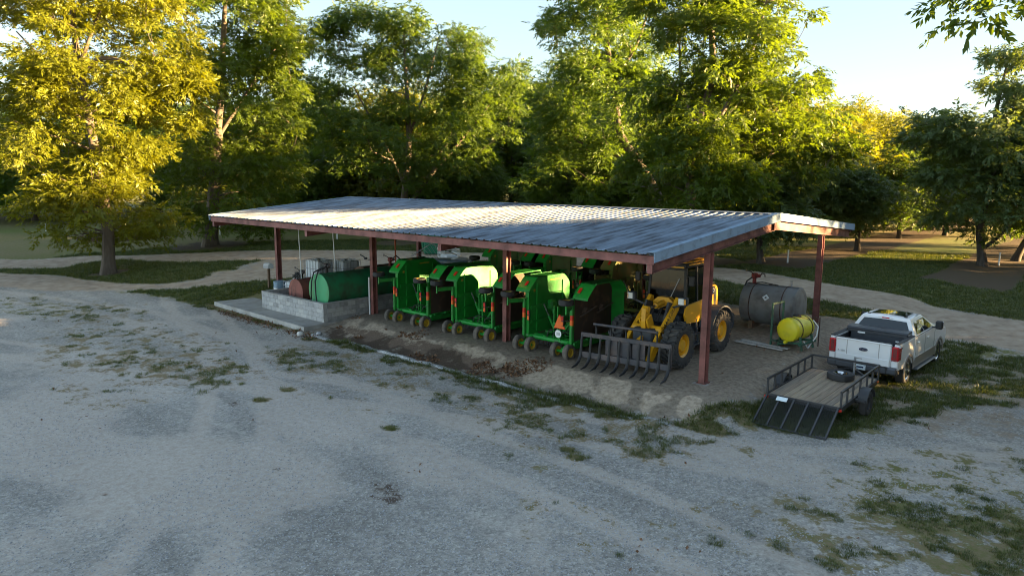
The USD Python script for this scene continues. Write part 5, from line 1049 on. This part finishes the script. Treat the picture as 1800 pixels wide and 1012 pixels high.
pl = part('number_plate', MB().box((0, -1.306, .60), (.32, .012, .16), .004), 'plate_pale', bp_); part('plate_bolts', MB().box((-.12, -1.313, .66), (.02, .004, .02)).box((.12, -1.313, .66), (.02, .004, .02)).box((0, -1.313, .60), (.2, .003, .05)), 'emblem_blue', pl)
part('hitch', MB().box((0, -1.30, .45), (.08, .34, .08)).cyl((0, -1.44, .46), (0, -1.44, .53), .03, n=10).box((0, -1.1, .45), (.9, .08, .09)), 'black_steel', bp_)
# lower body, cab, front
low = arch_poly([(.60, .55), (.60, 1.40), (2.95, 1.38), (3.05, 1.30), (4.30, 1.18), (4.46, .95), (4.46, .58), (3.0, .5)], WB, .48, .42)
for s, m in zip((-1, 1), both(low, 1.0, .14)): part('cab_side', m, 'white_paint', tk, smooth=25)
clad = arch_poly([(-1.08, .46), (-1.08, .60), (.58, .60), (.62, .72), (3.0, .72), (4.40, .62), (4.40, .40), (.6, .42)], WB, .50, .42).difference(Polygon([(.49 * math.cos(a), .42 + .49 * math.sin(a)) for a in np.linspace(0, 6.283, 40)]))
for s in (-1, 1):
    part('lower_cladding', MB().prism(clad if not hasattr(clad, 'geoms') else max(clad.geoms, key=lambda g: g.area), (1.001 if s > 0 else -1.016, 0, 0), (0, 1, 0), (0, 0, 1), .015), 'taupe_paint', tk)
    m = MB()
    for yc in (0, WB):
        a = np.linspace(-.05, math.pi + .05, 18); o = [(yc + .53 * math.cos(q), .42 + .53 * math.sin(q)) for q in a] + [(yc + .46 * math.cos(q), .42 + .46 * math.sin(q)) for q in a[::-1]]
        m.prism(o, (1.0 if s > 0 else -1.022, 0, 0), (0, 1, 0), (0, 0, 1), .022)
    part('arch_trim', m, 'taupe_paint', tk)
    # door seams, handles, belt trim, running board, mirror
    m = MB()
    for y in (.64, 1.72, 2.86): m.box((s * 1.001, y, 1.02), (.006, .012, .62))
    part('door_seams', m, 'plastic_black', tk)
    for y in (.90, 1.98): part('door_handle', MB().box((s * 1.015, y, 1.18), (.03, .20, .035), .01), 'chrome', tk)
    part('belt_trim', MB().box((s * .985, 1.72, 1.385), (.02, 2.2, .02)), 'chrome', tk)
    part('running_board', MB().box((s * 1.02, 1.72, .36), (.20, 2.25, .05), .015).bar((s * .95, .9, .36), (s * .75, .9, .45), .05).bar((s * .95, 2.6, .36), (s * .75, 2.6, .45), .05), 'dark_bumper', tk)
    mr = part('mirror', MB().bar((s * .95, 2.66, 1.40), (s * 1.12, 2.62, 1.42), .07, .05).box((s * 1.17, 2.60, 1.50), (.22, .14, .28), .04), 'plastic_black', tk, smooth=25); part('mirror_cap', MB().box((s * 1.17, 2.665, 1.52), (.21, .06, .22), .025), 'white_paint', mr)
part('chassis', MB().box((0, 1.7, .5), (1.75, 5.0, .24)).box((0, 3.6, .9), (1.72, 1.5, .6)), 'plastic_black', tk)
part('hood', MB().prism([(2.95, 1.30), (3.05, 1.34), (4.15, 1.26), (4.42, 1.10), (4.42, 1.0), (2.95, 1.0)], (-.90, 0, 0), (0, 1, 0), (0, 0, 1), 1.8).prism([(3.0, 1.34), (4.1, 1.27), (4.1, 1.31), (3.0, 1.385)], (-.5, 0, 0), (0, 1, 0), (0, 0, 1), 1.0), 'white_paint', tk, smooth=25)
fr = part('grille', MB().box((0, 4.44, .93), (1.35, .08, .34), .03), 'plastic_black', tk); part('front_bumper', MB().box((0, 4.46, .58), (1.9, .18, .26), .05), 'dark_bumper', tk)
for s in (-1, 1): part('headlight', MB().box((s * .82, 4.40, .98), (.30, .14, .28), .04), 'lens_white', tk)
# greenhouse: belt ring and roof ring
zb_, zr_ = 1.38, 1.86
belt = [(-.97, .60), (.97, .60), (.97, 2.95), (-.97, 2.95)]; roof = [(-.74, .86), (.74, .86), (.72, 2.20), (-.72, 2.20)]
gh = MB(); P = []
for (x, y), (xr, yr) in zip(belt, roof): P += [(x, y, zb_), (xr, yr, zr_ - .05), (xr * .95, yr + (.05 if yr < 1.5 else -.05), zr_)]
for k in range(9):
    q = -.6 + 1.2 * k / 8; P += [(q, .98, zr_ + .05 * (1 - (q / .75) ** 2)), (q, 2.05, zr_ + .05 * (1 - (q / .75) ** 2))]
h = trimesh.convex.convex_hull(np.array(P)); part('cab', MB().tm(h), 'white_paint', tk, smooth=28)
def panel(nm, pts, mat, off=.004, th=.006, flip=False, parent=None):
    P = np.array(pts, float); n_ = nrm(np.cross(P[1] - P[0], P[2] - P[0]))
    V = np.vstack([P - n_ * .02, P + n_ * (off + th)]); k = len(P); i = np.arange(k); j = (i + 1) % k
    F = [np.c_[i, j, j + k], np.c_[i, j + k, i + k]]
    F += [np.array([(0, a + 1, a) for a in range(1, k - 1)]), np.array([(k, k + a, k + a + 1) for a in range(1, k - 1)])]
    return part(nm, (V, np.vstack(F)), mat, parent or tk)
def lerp4(a, b, c, d, u, v):
    a, b, c, d = map(np.array, (a, b, c, d)); return (a * (1 - u) + b * u) * (1 - v) + (d * (1 - u) + c * u) * v
A = (-.97, .60, zb_); B = (.97, .60, zb_); C = (.74, .86, zr_ - .05); D = (-.74, .86, zr_ - .05)
panel('rear_window', [lerp4(A, B, C, D, u, v) for u, v in ((.07, .10), (.93, .10), (.915, .90), (.5, .94), (.085, .90))], 'glass_dark')
A2, B2, C2, D2 = (.97, 2.95, zb_), (-.97, 2.95, zb_), (-.72, 2.20, zr_ - .05), (.72, 2.20, zr_ - .05)
panel('windscreen', [lerp4(A2, B2, C2, D2, u, v) for u, v in ((.05, .08), (.95, .08), (.94, .94), (.06, .94))], 'glass_dark')
for s in (-1, 1):
    E_, F_, G_, H_ = (s * .97, .60, zb_), (s * .97, 2.95, zb_), (s * .72, 2.20, zr_ - .05), (s * .74, .86, zr_ - .05)
    for uv in (((.10, .10), (.455, .10), (.475, .90), (.15, .90)), ((.485, .10), (.90, .10), (.93, .28), (.93, .90), (.51, .90))):
        pts = [lerp4(E_, F_, G_, H_, u, v) for u, v in uv]; panel('side_window', pts if s > 0 else pts[::-1], 'glass_dark')
n8 = 7; gx_ = np.linspace(-.52, .52, n8); rp = np.array([(q, y, zr_ + .05 * (1 - (q / .75) ** 2) + .008) for y in (1.12, 1.98) for q in gx_]); i = np.arange(n8 - 1)
part('glass_roof', (np.vstack([rp, rp - (0, 0, .02)]), np.vstack([np.c_[i, i + 1, i + 1 + n8, i + n8], np.c_[i + 2 * n8 + 1, i + 2 * n8, i + 3 * n8, i + 3 * n8 + 1], np.c_[i + 1, i, i + 2 * n8, i + 2 * n8 + 1], np.c_[i + n8, i + n8 + 1, i + 3 * n8 + 1, i + 3 * n8]])), 'glass_dark', tk)
for s in (-1, 1): part('roof_rack_mount', MB().box((s * .55, 1.02, zr_ + .045), (.10, .06, .03), .01), 'plastic_black', tk)
bk = part('brake_light', MB().box((0, .872, zr_ - .035), (.22, .035, .04), .008), 'tail_red', tk); part('cargo_lamp', MB().box((-.17, .872, zr_ - .035), (.10, .035, .04), .008).box((.17, .872, zr_ - .035), (.10, .035, .04), .008), 'lens_white', bk)
for y in (0.0, WB):
    for s in (-1, 1):
        x = s * .85; w = part('wheel', tyre_mesh(.415, .28, .26, 40).moved(t=(x, y, .415)), 'rubber', tk, smooth=35)
        rm = MB().lathe([(.27, -.05), (.25, .0), (.245, .10), (.268, .125), (.272, .115)], (x, y, .415), (s, 0, 0), 32).lathe([(.001, .09), (.06, .09), (.075, .06)], (x, y, .415), (s, 0, 0), 16)
        for k in range(6):
            a = k * math.pi / 3; d = np.array([0, math.cos(a), math.sin(a)]); c = np.array([x + s * .07, y, .415]); rm.bar(c + d * .05, c + d * .255 + np.array([s * .03, 0, 0]), .075, .03, (1, 0, 0))
        part('rim', rm, 'chrome', w, smooth=35); part('brake_disc', MB().cyl((x, y, .415), (x + s * .02, y, .415), .22, n=24), 'plastic_black', w)

# ------------------------------------------------------------------ utility trailer
tz = z1(2.9, 1.5)
tr = thing('utility_trailer', 'black utility trailer with a plank deck and its mesh ramp lowered', 'trailer', (2.86, -.12, tz), math.radians(.8))
TW, TL, TH = 1.80, 3.45, .58
rp_ = random.Random(3); nb = 10; bw = TW / nb
for k in range(nb):
    x = -TW / 2 + bw * (k + .5); part('plank', MB().box((x, TL / 2, TH - .02 + rp_.uniform(-.003, .003)), (bw - .009, TL - rp_.uniform(.0, .03), .04), .006), 'plank_' + rp_.choice('abcd'), tr)
m = MB()
for s in (-1, 1): m.bar((s * (TW / 2 + .03), 0, TH - .05), (s * (TW / 2 + .03), TL, TH - .05), .05, .12)
m.bar((-TW / 2, -.03, TH - .05), (TW / 2, -.03, TH - .05), .05, .12).bar((-TW / 2, TL + .03, TH - .05), (TW / 2, TL + .03, TH - .05), .05, .12)
for y in (.6, 1.2, 1.8, 2.4, 3.0): m.bar((-TW / 2, y, TH - .08), (TW / 2, y, TH - .08), .04, .07)
part('deck_frame', m, 'black_steel', tr)
for s in (-1, 1): part('top_rail', MB().bar((s * (TW / 2 + .03), -.03, TH + .40), (s * (TW / 2 + .03), TL + .05, TH + .40), .05, .05), 'black_steel', tr)
part('front_rail', MB().bar((-TW / 2 - .03, TL + .03, TH + .40), (TW / 2 + .03, TL + .03, TH + .40), .05, .05), 'black_steel', tr)
for s in (-1, 1):
    for y in (0, .5, 1.0, 1.65, 2.3, 2.85, TL + .03): part('rail_post', MB().bar((s * (TW / 2 + .03), y, TH - .02), (s * (TW / 2 + .03), y, TH + .38), .045), 'black_steel', tr)
# ramp
ra0, ra1 = np.array([0, -.07, TH + .0]), np.array([0, -.98, .03 + (z1(2.8, -1.1) - tz)])
rm = MB(); dR = ra1 - ra0
for x in np.linspace(-TW / 2, TW / 2, 6): rm.bar(ra0 + (x, 0, 0), ra1 + (x, 0, 0), .045, .045)
rm.bar(ra0 + (-TW / 2 - .02, 0, 0), ra0 + (TW / 2 + .02, 0, 0), .05).bar(ra1 + (-TW / 2 - .02, 0, 0), ra1 + (TW / 2 + .02, 0, 0), .05)
rpt = part('ramp', rm, 'black_steel', tr)
mw = MB(); nR = nrm(np.cross(dR, (1, 0, 0))); LR = np.linalg.norm(dR); uR = dR / LR
for k in range(-12, 44):
    for s in (-1, 1):
        xa = -TW / 2 + k * .06; xb = xa + s * LR * .55; a, b = (0, xa), (LR, xb)
        # clip to the ramp width
        def clipx(q): return min(max(q, -TW / 2), TW / 2)
        if abs(xb - xa) < 1e-6: continue
        t0, t1 = sorted(((-TW / 2 - xa) / (xb - xa), (TW / 2 - xa) / (xb - xa))); t0, t1 = max(t0, 0), min(t1, 1)
        if t1 - t0 < .02: continue
        p = ra0 + uR * (t0 * LR) + (xa + (xb - xa) * t0, 0, 0) + nR * .004 * s; q = ra0 + uR * (t1 * LR) + (xa + (xb - xa) * t1, 0, 0) + nR * .004 * s
        mw.bar(p, q, .006, .004, nR)
part('ramp_mesh', mw, 'black_steel', rpt)
part('ramp_sign', MB().bar(ra0 + uR * .10 + (-.62, 0, 0) - nR * -.02, ra0 + uR * .10 + (-.34, 0, 0) - nR * -.02, .14, .01, nR), 'plate_pale', rpt)
for s in (-1, 1):
    xw = s * (TW / 2 + .20)
    w = part('wheel', tyre_mesh(.34, .20, .20, 32).moved(t=(xw, 1.65, .34)), 'rubber', tr, smooth=35); part('rim', rim_mesh(.20, .20, 24).moved(t=(xw, 1.65, .34)), 'black_steel', w, smooth=35)
    a = np.linspace(.25, math.pi - .25, 10); o = [(1.65 + .44 * math.cos(q), .34 + .43 * math.sin(q)) for q in a]; o2 = [(1.65 + .425 * math.cos(q), .34 + .415 * math.sin(q)) for q in a[::-1]]
    part('fender', MB().prism(o + o2, (xw - .12, 0, 0), (0, 1, 0), (0, 0, 1), .24).bar((s * (TW / 2 + .05), 1.18, TH - .05), (s * (TW / 2 + .3), 1.18, TH - .08), .10, .05), 'black_steel', tr, smooth=30)
    part('rear_lamp', MB().box((s * (TW / 2 + .02), -.075, TH - .06), (.12, .03, .06), .008), 'reflector_red', tr)
    part('side_marker', MB().box((s * (TW / 2 + .065), TL - .1, TH - .05), (.02, .1, .05), .006), 'reflector_orange', tr)
part('axle', MB().bar((-1.0, 1.65, .34), (1.0, 1.65, .34), .06), 'black_steel', tr)
part('tongue', MB().bar((-.7, TL, TH - .08), (-.03, TL + .98, .50), .06, .09).bar((.7, TL, TH - .08), (.03, TL + .98, .50), .06, .09).box((0, TL + 1.02, .53), (.12, .26, .10), .02), 'black_steel', tr)
jk = part('jack', MB().cyl((.13, TL + .6, .2), (.13, TL + .6, .98), .035, n=12).bar((.13, TL + .6, .96), (.32, TL + .6, .96), .025).cyl((.13, TL + .6, .16), (.13, TL + .6, .2), .08, n=12), 'galvanised', tr)
part('chains', MB().tube([(-.2, TL + .2, .45), (-.1, TL + .5, .30), (0, TL + .9, .40)], .014, 5).tube([(.25, TL + .2, .45), (.2, TL + .5, .28), (.05, TL + .9, .40)], .014, 5), 'galvanised', tr)
st = thing('spare_tyre', 'spare tyre lying flat on the front of the trailer deck', 'tyre', (2.94, 2.62, tz + TH + .003), .4)
part('tyre', tyre_mesh(.365, .20, .20, 40).moved(Ry(math.pi / 2), (0, 0, .10)), 'rubber', st, smooth=35)
rm = MB().lathe([(.205, -.08), (.19, -.06), (.18, .03), (.205, .085)], (0, 0, .10), (0, 0, 1), 32).lathe([(.001, .02), (.07, .02), (.09, -.02)], (0, 0, .10), (0, 0, 1), 20)
for k in range(5): a = k * 2 * math.pi / 5; rm.bar((.06 * math.cos(a), .06 * math.sin(a), .10), (.19 * math.cos(a), .19 * math.sin(a), .12), .05, .02)
part('rim', rm, 'chrome', st, smooth=30)

# ------------------------------------------------------------------ grey tank, yellow tank, boards
ZG = z1(-1.0, 7.4)
gk = h_tank('storage_tank', 'grey steel tank with two dark bands lying behind the loader under the gable', (-1.02, 7.45, ZG + .12), (1, 0, 0), 1.95, .74, 'tank_grey', 'tank_grey', .05)
for x in (-.62, .55): part('band', MB().lathe([(.744, -.02), (.752, -.015), (.752, .015), (.744, .02)], (x, 0, .74), (1, 0, 0), 40), 'rust_band', gk, smooth=40)
a = np.radians(-15)
ph = np.radians(28); rr_ = .746
dm_ = [(-.13, 0), (0, .13), (.13, 0), (0, -.13)]
def on_tank(pts, r): return np.array([(p[0] - .02, -r * math.cos(ph + p[1] / r), .74 + r * math.sin(ph + p[1] / r)) for p in pts])
dp = part('placard', (np.vstack([on_tank(dm_, .744), on_tank(dm_, .749)]), np.array([(4, 5, 6), (4, 6, 7), (0, 2, 1), (0, 3, 2), (0, 1, 5), (0, 5, 4), (1, 2, 6), (1, 6, 5), (2, 3, 7), (2, 7, 6), (3, 0, 4), (3, 4, 7)])), 'plate_pale', gk)
dm2 = [(-.05, -.01), (.0, .05), (.055, .0), (.0, -.045)]
part('placard_mark', (np.vstack([on_tank(dm2, .749), on_tank(dm2, .752)]), np.array([(4, 5, 6), (4, 6, 7)])), 'tank_grey', dp)
part('cradle', MB().box((-.6, 0, -.02), (.16, 1.1, .3)).box((.6, 0, -.02), (.16, 1.1, .3)), 'post_wood', gk)
part('filler', MB().cyl((.62, .05, 1.46), (.62, .05, 1.66), .035, n=10).cyl((.62, .05, 1.66), (.62, .05, 1.70), .05, n=10), 'galvanised', gk)
part('top_pipe', MB().tube([(-.75, -.05, 1.50), (-.4, -.1, 1.56), (0, -.08, 1.51), (.2, -.1, 1.5)], .022, 6).cyl((-.1, -.05, 1.46), (-.1, -.05, 1.53), .06, n=12), 'rubber', gk)
pump('fuel_pump', 'dark red pump with a hose on the left end of the grey tank', (-1.75, 7.4, ZG + 1.59), 'pump_red', [[(-.05, -.05, .25), (-.2, -.2, .1), (-.30, -.35, -.3), (-.30, -.3, -.8), (-.26, -.2, -1.3)]])
ZY = z1(.8, 5.5)
yt = thing('sprayer_tank', 'yellow spray tank strapped in a faded green frame in front of the right rear post', 'tank', (.62, 5.35, ZY), math.radians(-6))
part('tank', MB().lathe([(.001, -.66), (.18, -.655), (.32, -.62), (.385, -.55), (.40, -.46), (.40, .46), (.385, .55), (.32, .62), (.18, .655), (.001, .66)], (0, 0, .66), (0, 1, 0), 36), 'tank_yellow', yt, smooth=35)
for y in (-.30, .38): part('strap', MB().lathe([(.402, -.03), (.410, -.025), (.410, .025), (.402, .03)], (0, y, .66), (0, 1, 0), 36), 'rust_band', yt, smooth=35)
part('diagonal_strap', MB().tube([(-.10, -.28, 1.065), (.15, .05, 1.04), (.3, .36, .93)], .012, 5), 'rust_band', yt)
part('lid', MB().cyl((0, .05, 1.04), (0, .05, 1.10), .13, n=20).cyl((0, .05, 1.1), (0, .05, 1.12), .10, n=20), 'plastic_black', yt); part('outlet', MB().cyl((.0, -.6, .28), (.0, -.72, .28), .05, n=12), 'tank_yellow', yt)
m = MB()
for x in (-.42, .42):
    m.bar((x, -.55, .22), (x, .60, .22), .06).bar((x, -.35, .0), (x * .8, -.35, .45), .06).bar((x, .45, .0), (x * .8, .45, .45), .06)
for y in (-.35, .45): m.bar((-.42, y, .22), (.42, y, .22), .06).bar((-.42, y, .1), (.42, y, .28), .05)
part('frame', m, 'old_green', yt)
part('hoop', MB().bar((-.62, -.45, .0), (-.62, -.45, 1.45), .055).bar((-.62, .30, .0), (-.62, .30, 1.45), .055).bar((-.62, -.47, 1.45), (-.62, .32, 1.45), .055).bar((-.62, -.45, .22), (-.42, -.45, .22), .05).bar((-.62, .30, .22), (-.42, .30, .22), .05), 'old_green', yt)
part('hose', MB().tube([(.3, .6, .9), (.48, .62, .7), (.50, .5, .4), (.40, .3, .12), (.48, -.05, .06), (.40, -.2, .3)], .02, 6), 'pvc_white', yt, smooth=True)
part('valve', MB().box((.32, .68, .98), (.16, .06, .05)).bar((.32, .66, .80), (.32, .66, .98), .03).bar((.48, .70, 0), (.48, .70, 1.0), .03), 'rust_band', yt)
for k, (x, y, r, lab) in enumerate(((-.35, 4.75, -.10, 'long pale plank on the dirt behind the loader rear wheel, nearer of two'), (-.25, 4.98, -.13, 'long pale plank on the dirt behind the loader rear wheel, farther of two'))):
    b = thing('loose_plank', lab, 'plank', (x, y, z1(x, y) + .05), r)
    part('board', MB().box((0, 0, 0), (1.75, .17, .045), .006), 'board_grey', b); part('end_cut', MB().box((.878, 0, 0), (.006, .16, .04)), 'plank_a', b)

# ------------------------------------------------------------------ gravel ridge, loose stones, leaves, grass
RID = [(-15.1, -3.15), (-12.8, -2.95), (-10.4, -3.0), (-8.6, -2.9), (-6.8, -2.95), (-5.1, -3.05), (-3.5, -3.05), (-2.2, -3.1), (-1.1, -3.0), (-.1, -2.85), (.5, -2.7)]
Pq = np.array(RID); tq = np.linspace(0, len(Pq) - 1, 240); C2 = np.stack([np.interp(tq, np.arange(len(Pq)), Pq[:, k]) for k in (0, 1)], 1)
for _ in range(6): C2[1:-1] = (C2[:-2] + 2 * C2[1:-1] + C2[2:]) / 4
T2 = np.gradient(C2, axis=0); T2 /= np.linalg.norm(T2, axis=1, keepdims=True); N2 = np.c_[-T2[:, 1], T2[:, 0]]
prof = [(-.16, -.05), (-.09, .05), (-.03, .085), (.04, .08), (.10, .045), (.17, -.05)]
wv = vnoise(C2[:, 0], C2[:, 1], .9, 41); hv = np.clip((vnoise(C2[:, 0], C2[:, 1], 1.3, 42) - .36) * 2.4, -.3, 1.0)
V = np.stack([np.c_[C2 + N2 * (o * (.55 + .8 * wv))[:, None], zt(C2[:, 0], C2[:, 1]) + z * hv + (vnoise(C2[:, 0] + o * 9, C2[:, 1], .12, 43) - .5) * .03] for o, z in prof], 1)
i = np.arange(239)[:, None] * 6 + np.arange(5)[None]; Q = np.stack([i, i + 6, i + 7, i + 1], -1).reshape(-1, 4)
M['ridge_gravel'] = usdkit.material(stage, '/World/Looks/ridge_gravel', {'g': ('geometry', {}), 'v': ('voronoi_texture', {'scale': 26.0}), 'b': ('rgb_to_bw', {}), 'r': ('rgb_ramp', {'ramp': [(0, (.16, .155, .15)), (.5, (.34, .335, .325)), (1, (.56, .55, .53))]}), 'bm': ('bump', {'strength': .8, 'distance': .02}), 'p': ('principled_bsdf', {'roughness': .9})},
    [('g.position', 'v.vector'), ('v.color', 'b.color'), ('b.val', 'r.fac'), ('r.color', 'p.base_color'), ('v.distance', 'bm.height'), ('bm.normal', 'p.normal')], surface='p.BSDF')
rg = usdkit.mesh(stage, '/World/gravel_ridge', (V.reshape(-1, 3), Q), M['ridge_gravel'], smooth=True); tag(rg, kind='structure')

def instancer(name, protos, pos, quat, scale, which, label=None):
    pi = UsdGeom.PointInstancer.Define(stage, f'/World/{name}'); rel = pi.CreatePrototypesRel()
    for k, (nm, v, mat) in enumerate(protos):
        if isinstance(v, tuple): p = usdkit.mesh(stage, f'/World/{name}/{nm}_{k:03d}', v, M[mat])
        else: p = quad_mesh(f'/World/{name}/{nm}_{k:03d}', v, mat)
        rel.AddTarget(p.GetPath())
    pi.CreatePositionsAttr(Vt.Vec3fArray.FromNumpy(pos.astype(np.float32))); pi.CreateScalesAttr(Vt.Vec3fArray.FromNumpy(scale.astype(np.float32)))
    pi.CreateOrientationsAttr(Vt.QuathArray([Gf.Quath(float(a), float(b), float(c), float(d)) for a, b, c, d in quat])); pi.CreateProtoIndicesAttr(Vt.IntArray.FromNumpy(which.astype(np.int32)))
    return tag(pi, kind='stuff')
rg_ = np.random.default_rng(17)
def scatter(n, rmin, rmax, amin, amax, power):
    """random points on the ground round the yard's viewing side, denser close by"""
    r = (rmin ** (2 - power) + rg_.random(n) * (rmax ** (2 - power) - rmin ** (2 - power))) ** (1 / (2 - power))
    a = rg_.uniform(amin, amax, n); return CAM_X - np.sin(a) * r, CAM_Y + np.cos(a) * r
def zquat(n): a = rg_.uniform(0, 6.283, n); return np.c_[np.cos(a / 2), np.zeros((n, 2)), np.sin(a / 2)]
def tuft(rng, n, h, spread, w):
    V = []
    for _ in range(n):
        a, q = rng.uniform(0, 6.28), spread * rng.random() ** .6; b = np.array([q * math.cos(a), q * math.sin(a), -.01]); l = h * rng.uniform(.5, 1.2)
        lean = nrm([math.cos(a) + rng.normal(0, .6), math.sin(a) + rng.normal(0, .6), 0]) * rng.uniform(.25, .95); tip = b + np.array([lean[0] * l, lean[1] * l, l * math.sqrt(max(.05, 1 - .7 * np.linalg.norm(lean) ** 2))])
        sdv = nrm([-lean[1], lean[0], 0]) * w * rng.uniform(.6, 1.3) / 2; mid = (b + tip) / 2 + np.array([0, 0, l * .10]); V += [b - sdv * .8, b + sdv * .8, mid + sdv, mid - sdv, mid - sdv, mid + sdv, tip + sdv * .1, tip - sdv * .1]
    return np.array(V)
# lawn and verge grass: within reach of the yard, thinning out with distance
X, Y = scatter(230000, 11, 62, -.02, 1.42, 1.15)
za, zb, zg = zones(X, Y); n1_ = vnoise(X, Y, .55, 51, 3)
keep = (za[:, 0] + (n1_ - .5) * 1.15 > .54) & (za[:, 1] < .45) & (za[:, 2] < .56) & (zb[:, 0] < .55) & ~((X > -24) & (X < -15.4) & (Y > -3.3) & (Y < 8))
X, Y, zbk, zg = X[keep], Y[keep], zb[keep], zg[keep]; n = len(X)
d_ = np.hypot(X - CAM_X, Y - CAM_Y); sc = (.55 + .5 * rg_.random(n)) * (1 - .45 * zg) * (1 + .012 * d_)
dry = rg_.random(n) < (.10 + .75 * zbk[:, 1]); wh = rg_.integers(0, 3, n) + 3 * dry
rt_ = np.random.default_rng(3)
protos_g = [('blades', tuft(rt_, 16, .10, .11, .010), 'grass_blade') for _ in range(3)] + [('weeds', tuft(rt_, 16, q, .13, .012), 'weed_blade') for q in (.07, .10, .15)]
instancer('grass', protos_g, np.c_[X, Y, zt(X, Y)], zquat(n), np.c_[sc, sc, sc * rg_.uniform(.7, 1.2, n)], wh)
# loose stones on the yard
X, Y = scatter(60000, 10.0, 26, -.02, 1.42, 1.3)
za, zb, zg = zones(X, Y); keep = (zg > .4) & (za[:, 0] < .55) & (vnoise(X, Y, 2.2, 61) > .38); X, Y = X[keep], Y[keep]; n = len(X)
st_p = []
for k in range(4):
    s_ = trimesh.creation.icosphere(1, 1.0); v = np.array(s_.vertices); v *= (1 + .28 * (rt_.random((len(v), 1)) - .5)); st_p.append(('stone', (v * (1, .8, .6), np.array(s_.faces)), 'stone_' + 'aabc'[k]))
sc = .009 + .011 * rg_.random(n) ** 2.5
instancer('loose_stones', st_p, np.c_[X, Y, zt(X, Y) + .002], zquat(n), np.c_[sc, sc, sc], rg_.choice(4, n, p=[.3, .3, .25, .15]))
# fallen leaves, mostly in the ditch and round the slab
X = np.r_[rg_.uniform(-16, -3.5, 9000), rg_.uniform(-24, -14.5, 1500), rg_.uniform(-26, 8, 2500)]; Y = np.r_[rg_.normal(-2.0, .5, 9000), -3.45 + rg_.normal(0, .22, 1500), rg_.uniform(-14, 6, 2500)]
keep = vnoise(X, Y, 1.1, 71) > np.r_[np.full(9000, .58), np.full(1500, .42), np.full(2500, .62)]; X, Y = X[keep], Y[keep]; n = len(X)
lp = []
for k in range(3):
    L_ = np.array([(0, 0, 0), (.028, .05, .012 * (k - 1)), (0, .11, .02), (-.028, .05, .015)]); lp.append(('leaf', L_, 'dead_leaf'))
q = rg_.normal(0, .25, (n, 4)); a = rg_.uniform(0, 6.283, n); q[:, 0] += np.cos(a / 2); q[:, 3] += np.sin(a / 2); q /= np.linalg.norm(q, axis=1, keepdims=True)
sc = rg_.uniform(.6, 1.2, n); instancer('fallen_leaves', lp, np.c_[X, Y, zt(X, Y) + .012], q, np.c_[sc, sc, sc], rg_.integers(0, 3, n))
for x, y, s, lab in ((-15.35, -3.55, .13, 'pale round stone beside the near corner of the concrete slab'), (-14.9, -3.0, .10, 'grey stone by the slab corner, right of the paler one')):
    s_ = trimesh.creation.icosphere(2, s); v = np.array(s_.vertices) * (1.2, 1, .8); v += (vnoise(v[:, 0], v[:, 1], .1, 5)[:, None] - .5) * .05
    tag(usdkit.mesh(stage, numbered('/World', 'stone'), (v + (x, y, z1(x, y) + .04), s_.faces), M['stone_c' if s > .12 else 'stone_a'], smooth=True), lab, 'stone')
